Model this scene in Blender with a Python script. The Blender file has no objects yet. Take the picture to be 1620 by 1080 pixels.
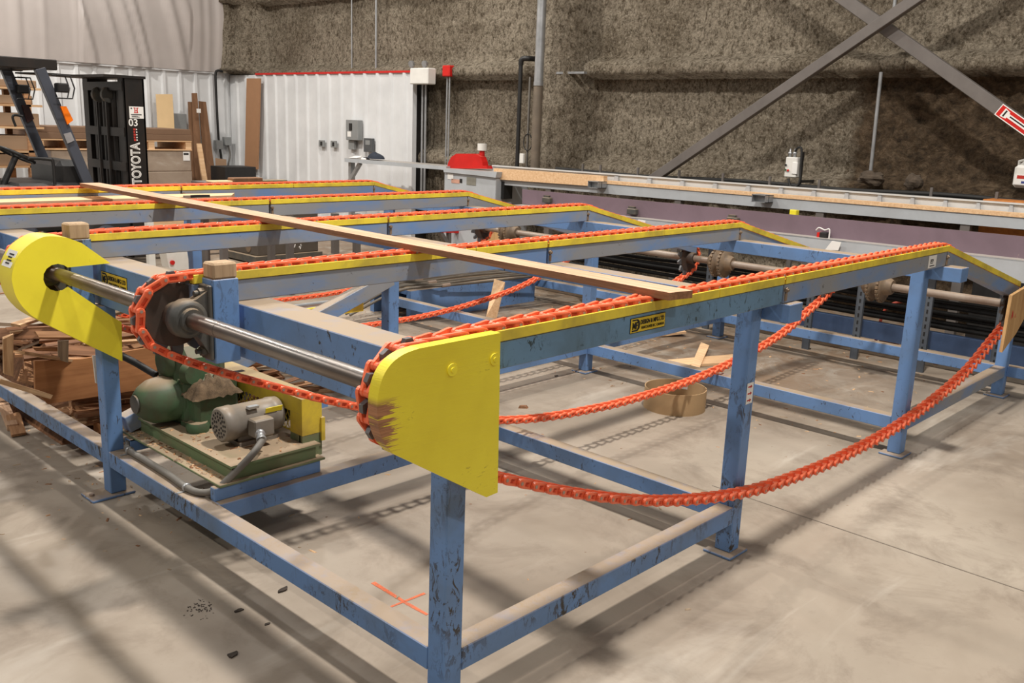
import bpy, math, random
from mathutils import Vector, Matrix, noise
C = bpy.context.scene.collection
SC = bpy.context.scene
random.seed(7)
# ---------------------------------------------------------------- camera
FPX = 1457.55
CAM = Vector((-1.7009, -1.8314, 1.8040))
MR = Matrix(((0.69059405, -0.72230412, 0.03683235), (0.14091456, 0.18432952, 0.97271050), (0.70938209, 0.66655787, -0.22908004)))
cd = bpy.data.cameras.new('camera')
cd.sensor_fit = 'HORIZONTAL'; cd.sensor_width = 36.0
cd.lens = FPX / 1620.0 * 36.0
cd.clip_start = 0.05; cd.clip_end = 200
co = bpy.data.objects.new('camera', cd); C.objects.link(co)
r, u, f = MR[0], MR[1], MR[2]
co.matrix_world = Matrix(((r[0], u[0], -f[0], CAM[0]), (r[1], u[1], -f[1], CAM[1]), (r[2], u[2], -f[2], CAM[2]), (0, 0, 0, 1)))
SC.camera = co
# ---------------------------------------------------------------- light
SC.view_settings.view_transform = 'Standard'
SC.view_settings.look = 'None'
SC.view_settings.gamma = 1.0
SC.view_settings.exposure = 0.0
W = bpy.data.worlds.new('hall_air'); SC.world = W; W.use_nodes = True
W.node_tree.nodes['Background'].inputs[0].default_value = (1.0, 0.95, 0.88, 1)
W.node_tree.nodes['Background'].inputs[1].default_value = 0.17
def high_bay(x, y, z, watts, size=0.42, col=(1.0, 0.95, 0.88)):
    l = bpy.data.lights.new('high_bay_light', 'AREA'); l.shape = 'DISK'; l.size = size; l.energy = watts; l.color = col
    o = bpy.data.objects.new('high_bay_light', l); C.objects.link(o); o.location = (x, y, z)
for (x, y, w) in ((2.0, -0.1, 1150), (4.6, -4.2, 170), (-5.5, -0.3, 330), (-5.5, 6.5, 420), (1.8, 6.2, 560), (5.0, 7.5, 420), (1.8, 11.4, 800), (-3.5, 12.0, 400), (-1.5, -6.0, 380)):
    high_bay(x, y, 7.2, w * 0.52)

# ---------------------------------------------------------------- helpers
AX = {'x': 0, 'y': 1, 'z': 2}
def at(u_, v_, axis, val):
    """world point on the plane axis=val seen at a photo pixel"""
    d = MR.transposed() @ Vector(((u_ - 810) / FPX, -(v_ - 540) / FPX, 1.0))
    i = AX[axis]
    return CAM + d * ((val - CAM[i]) / d[i])
def rotz(a): return Matrix.Rotation(a, 4, 'Z')
def frame(o, x, y=None, z=None):
    """4x4 with given origin and x axis; y hint"""
    x = Vector(x).normalized()
    if z is None:
        y = Vector(y if y else (0, 0, 1)); z = x.cross(y)
        if z.length < 1e-6: y = Vector((0, 1, 0)); z = x.cross(y)
        z.normalize(); y = z.cross(x)
    else:
        z = Vector(z); y = z.cross(x).normalized(); z = x.cross(y).normalized()
    o = Vector(o)
    return Matrix(((x[0], y[0], z[0], o[0]), (x[1], y[1], z[1], o[1]), (x[2], y[2], z[2], o[2]), (0, 0, 0, 1)))
def world_of(o):
    m = Matrix.Identity(4)
    while o is not None:
        m = o.matrix_basis @ m; o = o.parent
    return m
class MB:
    def __init__(s): s.v = []; s.f = []; s.m = []; s.sm = []
    def add(s, vs, fs, mi=0, smooth=False):
        b = len(s.v); s.v += [Vector(q) for q in vs]
        for q in fs: s.f.append([b + i for i in q]); s.m.append(mi); s.sm.append(smooth)
        return s
    def box(s, a, b, mi=0, M=None, bev=0.0):
        x0, y0, z0 = [min(a[i], b[i]) for i in range(3)]; x1, y1, z1 = [max(a[i], b[i]) for i in range(3)]
        if bev <= 0:
            vs = [Vector(q) for q in ((x0,y0,z0),(x1,y0,z0),(x1,y1,z0),(x0,y1,z0),(x0,y0,z1),(x1,y0,z1),(x1,y1,z1),(x0,y1,z1))]
            fs = [(0,3,2,1),(4,5,6,7),(0,1,5,4),(1,2,6,5),(2,3,7,6),(3,0,4,7)]
        else:
            vs = []; fs = []
            k = bev; idx = {}
            for cx in (0, 1):
                for cy in (0, 1):
                    for cz in (0, 1):
                        c = (x1 if cx else x0, y1 if cy else y0, z1 if cz else z0); sg = [(-1 if cx else 1), (-1 if cy else 1), (-1 if cz else 1)]
                        for ax in range(3):
                            p = [c[i] + (sg[i] * k if i != ax else 0) for i in range(3)]
                            idx[(cx, cy, cz, ax)] = len(vs); vs.append(Vector(p))
            def q4(l): fs.append(tuple(idx[i] for i in l))
            for ax in range(3):
                o1, o2 = [(1, 2), (2, 0), (0, 1)][ax]
                for sd in (0, 1):
                    l = []
                    for (p1, p2) in ((0, 0), (1, 0), (1, 1), (0, 1)):
                        c = [0, 0, 0]; c[ax] = sd; c[o1] = p1; c[o2] = p2; l.append((c[0], c[1], c[2], ax))
                    q4(l if sd else l[::-1])
                for p1 in (0, 1):
                    for p2 in (0, 1):
                        c0 = [0, 0, 0]; c0[o1] = p1; c0[o2] = p2; c1 = list(c0); c1[ax] = 1
                        l = [(*c0, o1), (*c1, o1), (*c1, o2), (*c0, o2)]
                        q4(l if (p1 == p2) else l[::-1])
            for cx in (0, 1):
                for cy in (0, 1):
                    for cz in (0, 1):
                        l = [(cx, cy, cz, a_) for a_ in (0, 1, 2)]
                        q4(l if (cx + cy + cz) % 2 else l[::-1])
        if M is not None: vs = [M @ q for q in vs]
        return s.add(vs, fs, mi)
    def bar(s, p0, p1, w, h, mi=0, up=(0, 0, 1), bev=0.0):
        """box along p0->p1; h measured along up, w sideways"""
        p0 = Vector(p0); p1 = Vector(p1); M = frame(p0, p1 - p0, up)
        return s.box((0, -h / 2, -w / 2), ((p1 - p0).length, h / 2, w / 2), mi, M, bev)
    def cyl(s, p0, p1, r0, n=16, mi=0, r1=None, caps=True, smooth=True):
        p0 = Vector(p0); p1 = Vector(p1); r1 = r0 if r1 is None else r1
        M = frame(p0, p1 - p0); L = (p1 - p0).length
        vs = [M @ Vector((0, r0 * math.cos(2*math.pi*i/n), r0 * math.sin(2*math.pi*i/n))) for i in range(n)] + [M @ Vector((L, r1 * math.cos(2*math.pi*i/n), r1 * math.sin(2*math.pi*i/n))) for i in range(n)]
        s.add(vs, [(i, (i+1) % n, n + (i+1) % n, n + i) for i in range(n)], mi, smooth)
        if caps:
            s.add(vs[:n], [tuple(range(n))[::-1]], mi); s.add(vs[n:], [tuple(range(n))], mi)
        return s
    def lathe(s, p0, axis, prof, n=20, mi=0, smooth=True):
        """prof: list of (distance along axis, radius)"""
        M = frame(p0, axis); vs = []; fs = []
        for (a, r_) in prof:
            vs += [M @ Vector((a, r_ * math.cos(2*math.pi*i/n), r_ * math.sin(2*math.pi*i/n))) for i in range(n)]
        for k in range(len(prof) - 1):
            fs += [(k*n + i, k*n + (i+1) % n, (k+1)*n + (i+1) % n, (k+1)*n + i) for i in range(n)]
        s.add(vs, fs, mi, smooth)
        s.add(vs[:n], [tuple(range(n))[::-1]], mi); s.add(vs[-n:], [tuple(range(n))], mi)
        return s
    def tube(s, pts, r_, n=8, mi=0, smooth=True):
        pts = [Vector(p) for p in pts]; vs = []; fs = []; up = Vector((0, 0, 1))
        for i, p in enumerate(pts):
            t = (pts[min(i+1, len(pts)-1)] - pts[max(i-1, 0)]).normalized()
            a = t.cross(up)
            if a.length < 1e-3: a = t.cross(Vector((0, 1, 0)))
            a.normalize(); b = a.cross(t); up = b
            rr = r_[i] if isinstance(r_, (list, tuple)) else r_
            vs += [p + a * rr * math.cos(2*math.pi*k/n) + b * rr * math.sin(2*math.pi*k/n) for k in range(n)]
        for i in range(len(pts) - 1):
            fs += [(i*n + k, i*n + (k+1) % n, (i+1)*n + (k+1) % n, (i+1)*n + k) for k in range(n)]
        s.add(vs, fs, mi, smooth)
        s.add(vs[:n], [tuple(range(n))[::-1]], mi); s.add(vs[-n:], [tuple(range(n))], mi)
        return s
    def prism(s, poly, vec, mi=0, mi_side=None):
        """poly: 3-D points of a flat outline, extruded by vec"""
        vec = Vector(vec); a = [Vector(p) for p in poly]; b = [p + vec for p in a]; n = len(a)
        nrm = Vector((0, 0, 0))
        for i in range(n): nrm += a[i].cross(a[(i+1) % n])
        fl = nrm.dot(vec) > 0
        t = tuple(range(n))
        s.add(a, [t[::-1] if fl else t], mi); s.add(b, [t if fl else t[::-1]], mi)
        sd = [(i, (i+1) % n, n + (i+1) % n, n + i) for i in range(n)]
        s.add(a + b, sd if fl else [q[::-1] for q in sd], mi if mi_side is None else mi_side)
        return s
    def text(s, body, org, right, up, size, mi=0, align='LEFT', ext=0.0006, bold=0.0, sx=1.0):
        cu = bpy.data.curves.new('lettering', 'FONT'); cu.body = body; cu.size = size; cu.align_x = align; cu.extrude = ext; cu.offset = bold; cu.resolution_u = 3
        ob = bpy.data.objects.new('lettering', cu); me = bpy.data.meshes.new_from_object(ob)
        right = Vector(right).normalized(); up = Vector(up).normalized(); nn = right.cross(up)
        org = Vector(org)
        s.add([org + right * q.co[0] * sx + up * q.co[1] + nn * (q.co[2] + ext) for q in me.vertices], [tuple(p.vertices) for p in me.polygons], mi)
        bpy.data.meshes.remove(me); bpy.data.objects.remove(ob); bpy.data.curves.remove(cu)
        return s
    def mesh(s, name, mats, inv=None):
        me = bpy.data.meshes.new(name)
        me.from_pydata([tuple(inv @ q) if inv is not None else tuple(q) for q in s.v], [], s.f)
        for m_ in (mats if isinstance(mats, (list, tuple)) else [mats]): me.materials.append(m_)
        me.polygons.foreach_set('material_index', s.m); me.polygons.foreach_set('use_smooth', s.sm)
        me.update(); return me
    def build(s, name, mats, parent=None, M=None):
        """world-space verts; M = own placement of the new object (else origin at parent's)"""
        pw = world_of(parent) if parent is not None else Matrix.Identity(4)
        if M is None: M = Matrix.Identity(4) if parent is not None else Matrix.Translation(s.base())
        me = s.mesh(name, mats, (pw @ M).inverted())
        o = bpy.data.objects.new(name, me); C.objects.link(o); o.parent = parent; o.matrix_basis = M
        return o
    def base(s):
        xs = [q[0] for q in s.v]; ys = [q[1] for q in s.v]; zs = [q[2] for q in s.v]
        return Vector(((min(xs) + max(xs)) / 2, (min(ys) + max(ys)) / 2, min(zs)))
def local(name, mb, mats, M, parent=None):
    """verts already in the object's own space, placed by M"""
    o = bpy.data.objects.new(name, mb.mesh(name, mats)); C.objects.link(o); o.parent = parent; o.matrix_basis = M
    return o
def tag(o, label=None, cat=None, group=None, kind=None):
    if label: o['label'] = label
    if cat: o['category'] = cat
    if group: o['group'] = group
    if kind: o['kind'] = kind
    return o
def thing(name, label, cat, loc=(0, 0, 0), rz=0, group=None):
    o = bpy.data.objects.new(name, None); C.objects.link(o); o.empty_display_size = 0.1
    o.matrix_basis = Matrix.Translation(Vector(loc)) @ rotz(rz)
    return tag(o, label, cat, group)
def structure(o): o['kind'] = 'structure'; return o
# ---------------------------------------------------------------- materials
def srgb(r_, g_, b_):
    f_ = lambda c: (c / 255 / 12.92) if c / 255 <= 0.04045 else ((c / 255 + 0.055) / 1.055) ** 2.4
    return (f_(r_), f_(g_), f_(b_), 1)
class NT:
    def __init__(s, name):
        s.m = bpy.data.materials.new(name); s.m.use_nodes = True; s.n = s.m.node_tree.nodes; s.l = s.m.node_tree.links
        s.b = s.n['Principled BSDF']; s.tc = s.n.new('ShaderNodeTexCoord')
    def coords(s, scale=(1, 1, 1), world=False):
        mp = s.n.new('ShaderNodeMapping'); mp.inputs['Scale'].default_value = scale
        if world:
            g = s.n.new('ShaderNodeNewGeometry'); s.l.new(g.outputs['Position'], mp.inputs[0])
        else: s.l.new(s.tc.outputs['Object'], mp.inputs[0])
        return mp.outputs[0]
    def noise(s, vec, scale, detail=4, rough=0.6, dist=0.0):
        q = s.n.new('ShaderNodeTexNoise'); q.inputs['Scale'].default_value = scale; q.inputs['Detail'].default_value = detail
        q.inputs['Roughness'].default_value = rough; q.inputs['Distortion'].default_value = dist; s.l.new(vec, q.inputs['Vector']); return q.outputs['Fac']
    def voro(s, vec, scale, feature='F1'):
        q = s.n.new('ShaderNodeTexVoronoi'); q.feature = feature; q.inputs['Scale'].default_value = scale; s.l.new(vec, q.inputs['Vector']); return q.outputs['Distance']
    def ramp(s, fac, stops):
        q = s.n.new('ShaderNodeValToRGB'); e = q.color_ramp.elements
        while len(e) < len(stops): e.new(0.5)
        for i, (p, c) in enumerate(stops): e[i].position = p; e[i].color = c if len(c) == 4 else (*c, 1)
        s.l.new(fac, q.inputs[0]); return q.outputs[0]
    def step(s, fac, a, b):
        k, w_ = (0, 0, 0, 1), (1, 1, 1, 1)
        return s.ramp(fac, [(a, k), (b, w_)] if a < b else [(b, w_), (a, k)])
    def math(s, op, a, b):
        q = s.n.new('ShaderNodeMath'); q.operation = op; q.use_clamp = True
        for i, x in enumerate((a, b)):
            if isinstance(x, (int, float)): q.inputs[i].default_value = x
            else: s.l.new(x, q.inputs[i])
        return q.outputs[0]
    def mix(s, fac, a, b):
        q = s.n.new('ShaderNodeMix'); q.data_type = 'RGBA'
        for k, x in ((0, fac), (6, a), (7, b)):
            if isinstance(x, (int, float)): q.inputs[k].default_value = x
            elif isinstance(x, tuple): q.inputs[k].default_value = x
            else: s.l.new(x, q.inputs[k])
        return q.outputs[2]
    def up(s):
        g = s.n.new('ShaderNodeNewGeometry'); x = s.n.new('ShaderNodeSeparateXYZ'); s.l.new(g.outputs['Normal'], x.inputs[0]); return x.outputs[2]
    def bump(s, h, strength=0.3, dist=0.01):
        q = s.n.new('ShaderNodeBump'); q.inputs['Strength'].default_value = strength; q.inputs['Distance'].default_value = dist
        s.l.new(h, q.inputs['Height']); s.l.new(q.outputs[0], s.b.inputs['Normal'])
    def done(s, col=None, rough=0.5, metal=0.0, spec=0.5):
        if col is not None:
            if isinstance(col, tuple): s.b.inputs['Base Color'].default_value = col
            else: s.l.new(col, s.b.inputs['Base Color'])
        if isinstance(rough, float): s.b.inputs['Roughness'].default_value = rough
        else: s.l.new(rough, s.b.inputs['Roughness'])
        s.b.inputs['Metallic'].default_value = metal
        s.b.inputs['Specular IOR Level'].default_value = spec
        return s.m
DUST = srgb(158, 138, 114)
def paint(name, base, dark, dirt=0.45, chips=0.4, dust=0.8, chipcol=srgb(62, 58, 54), rough=0.5, scale=1.0, streak=(1, 1, 1), spec=0.4, lo=0.42, hi=0.66):
    t = NT(name); c = t.coords(streak)
    a = t.noise(c, 2.6 * scale, 5, 0.65, 0.4)
    col = t.mix(t.math('MULTIPLY', t.step(a, lo, hi), dirt), base, dark)
    if chips > 0:
        n = t.noise(t.coords((streak[0]*1.0, streak[1]*1.0, streak[2]*0.45)), 38 * scale, 5, 0.75, 0.8)
        big = t.noise(c, 5 * scale, 2, 0.5)
        k = t.math('MULTIPLY', t.step(n, 0.70 - 0.14 * chips, 0.74 - 0.14 * chips), t.step(big, 0.38, 0.62))
        col = t.mix(k, col, chipcol)
    if dust > 0:
        dn = t.noise(t.coords(), 9, 4, 0.7)
        dm = t.math('MULTIPLY', t.step(t.up(), 0.6, 0.9), t.math('MULTIPLY', t.ramp(dn, [(0.25, (0.7,)*3), (0.5, (1,)*3)]), dust))
        col = t.mix(dm, col, DUST)
    return t.done(col, rough, 0, spec)
def plain(name, col, rough=0.5, metal=0.0, var=0.25, scale=6.0, bump=0.0, spec=0.5):
    t = NT(name); n = t.noise(t.coords(), scale, 4, 0.6)
    dk = tuple(q * (1 - var) for q in col[:3]) + (1,); lt = tuple(min(1, q * (1 + var * 0.4)) for q in col[:3]) + (1,)
    if bump: t.bump(t.noise(t.coords(), scale * 8, 4, 0.6), bump, 0.004)
    return t.done(t.ramp(n, [(0.3, dk), (0.7, lt)]), rough, metal, spec)
def wood(name, light, dark, grain=1.0, rough=0.75, stain=None, axis=0):
    t = NT(name); sc = [22, 22, 22]; sc[axis] = 1.2
    n = t.noise(t.coords(tuple(q * grain for q in sc)), 1.6, 6, 0.7, 0.6)
    col = t.ramp(n, [(0.28, dark), (0.5, tuple((light[i] + dark[i]) / 2 for i in range(3)) + (1,)), (0.68, light)])
    if stain:
        col = t.mix(t.math('MULTIPLY', t.step(t.noise(t.coords(), 3.0, 4, 0.6), 0.5, 0.7), 0.6), col, stain)
    t.bump(n, 0.25, 0.003)
    return t.done(col, rough, 0, 0.3)
BLUE = srgb(104, 140, 190); BLUED = srgb(78, 98, 122)
M_blue = paint('blue_machine_paint', BLUE, srgb(98, 124, 160), 0.75, 0.75, 0.97)
M_blue_worn = paint('worn_blue_machine_paint', BLUE, srgb(98, 116, 138), 0.75, 1.25, 0.92, scale=0.9)
M_rail = paint('blue_rail_paint', srgb(108, 138, 182), srgb(140, 142, 146), 1.0, 0.45, 0.9, scale=1.3, streak=(0.5, 1, 1.2), lo=.36, hi=.56)
M_rail_teal = paint('grimy_blue_rail_paint', srgb(104, 140, 172), srgb(86, 110, 126), 0.85, 0.95, 0.6, scale=1.2, chipcol=srgb(50, 66, 72))
M_yel_strip = paint('yellow_strip_paint', srgb(236, 212, 66), srgb(176, 156, 66), 0.8, 0.3, 0.0, chipcol=srgb(120, 100, 50), scale=1.6, rough=0.55)
M_yel_guard = paint('yellow_guard_paint', srgb(246, 230, 58), srgb(226, 206, 54), 0.5, 0.12, 0.25, chipcol=srgb(70, 64, 20), scale=1.1, rough=0.45)
M_orange = paint('orange_chain_plastic', srgb(246, 116, 76), srgb(226, 94, 60), 0.6, 0.0, 0.12, rough=0.42, scale=4)
M_orange_dark = plain('orange_chain_recess', srgb(214, 84, 50), 0.6)
M_rivet = plain('rivet_steel', srgb(172, 152, 138), 0.4, 0.4)
M_tooth = plain('sprocket_tooth_steel', srgb(98, 98, 100), 0.45, 0.3)
M_sprocket = paint('sprocket_dark_steel', srgb(66, 56, 50), srgb(92, 64, 48), 0.8, 0.3, 0.4, rough=0.5, scale=2)
M_bearing = paint('bearing_cast_iron', srgb(72, 72, 70), srgb(104, 94, 80), 0.7, 0.2, 0.7, rough=0.55, scale=3)
M_black = plain('black_steel', srgb(34, 33, 33), 0.5, 0.0, 0.4)
M_rubber = plain('black_rubber', srgb(30, 29, 28), 0.7)
M_grey_cond = plain('grey_conduit', srgb(110, 106, 100), 0.6)
M_galv = plain('galvanised_steel', srgb(176, 178, 180), 0.38, 0.6)
M_white = plain('white_enamel', srgb(226, 224, 218), 0.45, 0, 0.08)
M_paper = plain('white_paper', srgb(232, 230, 226), 0.8, 0, 0.05)
M_ink = plain('black_ink', srgb(28, 26, 26), 0.8)
M_inkred = plain('red_ink', srgb(190, 50, 40), 0.8)
M_red = paint('red_enamel', srgb(204, 34, 28), srgb(170, 28, 24), 0.6, 0.0, 0.15, rough=0.4)
M_plank = wood('old_plank_wood', srgb(212, 178, 148), srgb(168, 128, 98), 1.0)
M_plank_edge = wood('rough_plank_edge', srgb(172, 124, 92), srgb(112, 76, 54), 1.2)
M_pine = wood('fresh_pine_wood', srgb(236, 202, 162), srgb(204, 160, 116), 1.0)
M_scrap = [wood('scrap_wood_pale', srgb(222, 188, 148), srgb(160, 116, 78)), wood('scrap_wood_tan', srgb(196, 150, 110), srgb(126, 86, 56)), wood('scrap_wood_brown', srgb(150, 106, 74), srgb(84, 56, 38)), wood('scrap_wood_grey', srgb(172, 152, 128), srgb(112, 94, 76))]
M_block = wood('grey_timber_block', srgb(196, 170, 138), srgb(150, 122, 94), 1.0, axis=2)
def shaft_mat():
    t = NT('polished_shaft_steel'); n = t.noise(t.coords((6, 0.7, 6)), 2.2, 5, 0.6)
    col = t.ramp(n, [(0.35, srgb(104, 88, 76)), (0.6, srgb(146, 141, 137))])
    return t.done(col, t.ramp(n, [(0.3, (0.42,)*3), (0.65, (0.26,)*3)]), 0.9)
M_shaft = shaft_mat()
# ================================================================ SETTING
XW, YW = 7.9, 14.3
def floor_mat():
    t = NT('concrete_floor'); c = t.coords(world=True)
    a = t.noise(c, 0.55, 6, 0.6, 0.3); b = t.noise(c, 2.3, 6, 0.7, 0.5); d = t.noise(c, 60, 3, 0.7)
    col = t.ramp(a, [(0.32, srgb(130, 117, 103)), (0.5, srgb(152, 140, 126)), (0.68, srgb(165, 154, 140))])
    col = t.mix(t.math('MULTIPLY', t.step(b, 0.50, 0.72), 0.7), col, srgb(112, 99, 86))
    st = t.noise(t.coords((0.35, 1.6, 1), world=True), 1.1, 5, 0.65, 0.8)
    col = t.mix(t.math('MULTIPLY', t.step(st, 0.56, 0.68), 0.30), col, srgb(206, 199, 188))
    col = t.mix(t.math('MULTIPLY', t.step(d, 0.60, 0.8), 0.25), col, srgb(110, 100, 90))
    v = t.voro(t.coords(world=True), 1.15); sp = t.noise(c, 7, 4, 0.7)
    col = t.mix(t.math('MULTIPLY', t.math('MULTIPLY', t.step(v, 0.14, 0.05), t.step(sp, 0.45, 0.6)), 0.35), col, srgb(112, 102, 92))
    # ground-in sawdust around the far machines
    g = t.n.new('ShaderNodeNewGeometry'); x = t.n.new('ShaderNodeSeparateXYZ'); t.l.new(g.outputs['Position'], x.inputs[0])
    far = t.step(t.math('MULTIPLY', x.outputs[0], 0.1), 0.30, 0.46); far = t.math('MULTIPLY', far, t.step(t.math('MULTIPLY', x.outputs[1], 0.1), 0.03, 0.15))
    dirt = t.math('MULTIPLY', far, t.step(t.noise(c, 3.4, 6, 0.75, 0.6), 0.36, 0.56))
    col = t.mix(t.math('MULTIPLY', dirt, 0.85), col, srgb(122, 99, 77))
    t.bump(t.noise(c, 35, 4, 0.6), 0.08, 0.004)
    return t.done(col, t.ramp(b, [(0.3, (0.42,)*3), (0.7, (0.62,)*3)]), 0, 0.35)
m = MB(); m.add([(-9, -9, 0), (XW + .3, -9, 0), (XW + .3, YW + .3, 0), (-9, YW + .3, 0)], [(0, 1, 2, 3)])
m.add([(-9, -9, -.2), (XW + .3, -9, -.2), (XW + .3, YW + .3, -.2), (-9, YW + .3, -.2)], [(3, 2, 1, 0)])
structure(m.build('floor', floor_mat()))
# saw-cut joints in the slab
M_joint = plain('joint_filler', srgb(118, 108, 97), 0.9)
def joint(p, q, w=0.0035):
    m = MB(); p = Vector(p); q = Vector(q); n = (q - p).cross(Vector((0, 0, 1))).normalized() * w
    m.prism([p - n, q - n, q + n, p + n], (0, 0, 0.0015)); return m
ja, jb = at(1180, 786, 'z', 0), at(1620, 935, 'z', 0)
dj = (jb - ja).normalized()
structure(joint(ja - dj * .2, ja + dj * 6).build('trim_1', M_joint))

def foam_mat():
    t = NT('sprayed_fibre_insulation'); c = t.coords(world=True)
    v = t.voro(c, 22); n = t.noise(c, 36, 5, 0.8, 0.2); b = t.noise(c, 1.2, 4, 0.6)
    n2 = t.noise(t.coords((1, 1, 0.8), world=True), 15, 6, 0.8, 0.25)
    col = t.ramp(b, [(0.35, srgb(126, 115, 99)), (0.65, srgb(160, 149, 132))])
    col = t.mix(t.math('MULTIPLY', t.step(n2, 0.53, 0.38), 0.9), col, srgb(76, 65, 51))
    col = t.mix(t.math('MULTIPLY', t.step(n, 0.50, 0.32), 0.85), col, srgb(58, 50, 40))
    col = t.mix(t.math('MULTIPLY', t.step(n, 0.54, 0.68), 0.65), col, srgb(196, 186, 168))
    # later, coarser and darker sprayed patch low on the right-hand bay
    g = t.n.new('ShaderNodeNewGeometry'); x = t.n.new('ShaderNodeSeparateXYZ'); t.l.new(g.outputs['Position'], x.inputs[0])
    e = t.n.new('ShaderNodeMath'); e.operation = 'MULTIPLY_ADD'; e.inputs[1].default_value = 0.5; t.l.new(t.noise(c, 2.2, 4, .7), e.inputs[0]); t.l.new(x.outputs[1], e.inputs[2])
    pm = t.math('MULTIPLY', t.step(t.math('MULTIPLY', e.outputs[0], 0.1), 0.272, 0.255), t.step(t.math('MULTIPLY', x.outputs[2], 0.2), 0.505, 0.475))
    cn = t.noise(t.coords((1, 1, 1.4), world=True), 9, 6, .75, .5)
    dk = t.ramp(cn, [(.36, srgb(44, 34, 25)), (.52, srgb(84, 68, 52)), (.68, srgb(116, 98, 78))])
    col = t.mix(t.math('MULTIPLY', pm, 0.9), col, dk)
    t.bump(n2, 1.0, 0.05)
    return t.done(col, 0.95, 0, 0.1)
M_foam = foam_mat()
CY0, CY1 = at(903, 150, 'x', 7.5)[1], at(852, 150, 'x', 7.5)[1]
def wall_depth(y, z):
    """how far the sprayed wall stands out from its sheet, towards the hall"""
    def ss(a, b, q): q = max(0, min(1, (q - a) / (b - a))); return q * q * (3 - 2 * q)
    d = 0.03 + 0.035 * noise.noise(Vector((y * 0.9, z * 0.9, 3))) + 0.03 * noise.noise(Vector((y * 3.1, z * 3.1, 9))) + 0.03 * noise.noise(Vector((y * 9, z * 9, 1)))
    wob = 0.02 * noise.noise(Vector((y * 2.5, 0, 5)))
    # girts: a ledge with a crisp underside
    for zb, hh, pr in ((2.44, 0.24, 0.24), (1.20, 0.24, 0.24), (3.75, 0.20, 0.2)):
        zz = zb + wob
        if 5.9 < y < CY1 + .05: continue
        d += pr * ss(zz - 0.03, zz, z) * (1 - ss(zz + hh - 0.12, zz + hh, z))
    # building columns wrapped in foam
    d += 0.36 * ss(CY0 - .03, CY0 + .03, y) * (1 - ss(CY1 - .03, CY1 + .03, y))
    d += 0.45 * ss(13.55, 13.65, y) * ss(2.5, 2.58, z)
    d += 0.05 * (1 - ss(0.0, 0.30, abs(y - 1.9)))
    return d
def grid_wall():
    ys = [-2.5 + 0.055 * i for i in range(int(16.8 / 0.055) + 1)]; zs = [0.05 * i for i in range(0, 101)]
    m = MB(); vs = [(XW - wall_depth(y, z), y, z) for y in ys for z in zs]; k = len(zs)
    fs = [(i * k + j, i * k + j + 1, (i + 1) * k + j + 1, (i + 1) * k + j) for i in range(len(ys) - 1) for j in range(k - 1)]
    m.add(vs, fs, 0, True)
    return m
o = structure(grid_wall().build('wall_right', M_foam, M=Matrix.Identity(4)))
WR = o
m = MB(); m.box((XW + .22, -2.5, 0), (XW + .3, YW + .3, 5)); m.build('outer_sheet', M_galv, WR)
# white ribbed liner sheets on the right wall
def liner_mat():
    t = NT('white_ribbed_steel_sheet'); n = t.noise(t.coords(), 1.5, 4, 0.6)
    return t.done(t.ramp(n, [(0.3, srgb(206, 207, 208)), (0.7, srgb(224, 225, 226))]), 0.4, 0, 0.4)
M_liner = liner_mat()
def ribbed(p0, p1, z0, z1, out, pitch=0.3, rib=0.03, base=0.0):
    """ribbed sheet from p0 to p1 (plan), ribs standing out towards `out`"""
    p0 = Vector((*p0, 0)); p1 = Vector((*p1, 0)); L = (p1 - p0).length; t = (p1 - p0) / L; out = Vector((*out, 0)); pl = []
    s = 0.0
    while s < L:
        for (ds, h) in ((0, 0), (pitch * .62, 0), (pitch * .70, rib), (pitch * .86, rib), (pitch * .94, 0)):
            if s + ds <= L: pl.append(p0 + t * (s + ds) + out * (base + h))
        s += pitch
    pl.append(p1 + out * base)
    m = MB(); vs = []
    for q in pl: vs += [q + Vector((0, 0, z0)), q + Vector((0, 0, z1))]
    fs = [(2*i, 2*i+2, 2*i+3, 2*i+1) for i in range(len(pl) - 1)]
    m.add(vs, fs)
    bk = [q - out * 0.012 for q in (p0 + out * base, p1 + out * base)]
    m.prism([bk[0] + Vector((0, 0, z0)), bk[1] + Vector((0, 0, z0)), bk[1] + Vector((0, 0, z1)), bk[0] + Vector((0, 0, z1))], -out * 0.02)
    return m
XL = 7.52
yA, yB = at(650, 200, 'x', XL)[1], at(408, 200, 'x', XL)[1]
zl = at(640, 115, 'x', XL)[2]
m = ribbed((XL, YW - .02), (XL, yA), 0, zl, (-1, 0), 0.32, 0.028); m.build('liner_sheet', M_liner, WR)
m = MB(); m.box((XL - .03, yA - .05, zl), (XL + .1, yB, zl + .03)); m.build('red_flashing', M_red, WR)
m = MB(); m.box((XL - .03, yA - .07, 0), (XL + .05, yA - .002, zl)); m.build('liner_edge_trim', M_liner, WR)
m = MB(); m.box((XL + .03, yA - .03, 0), (XW - .1, yA + .1, zl)); m.build('liner_dark_gap', M_black, WR)  # black block stands in for the shaded gap behind the sheet edge
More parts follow.
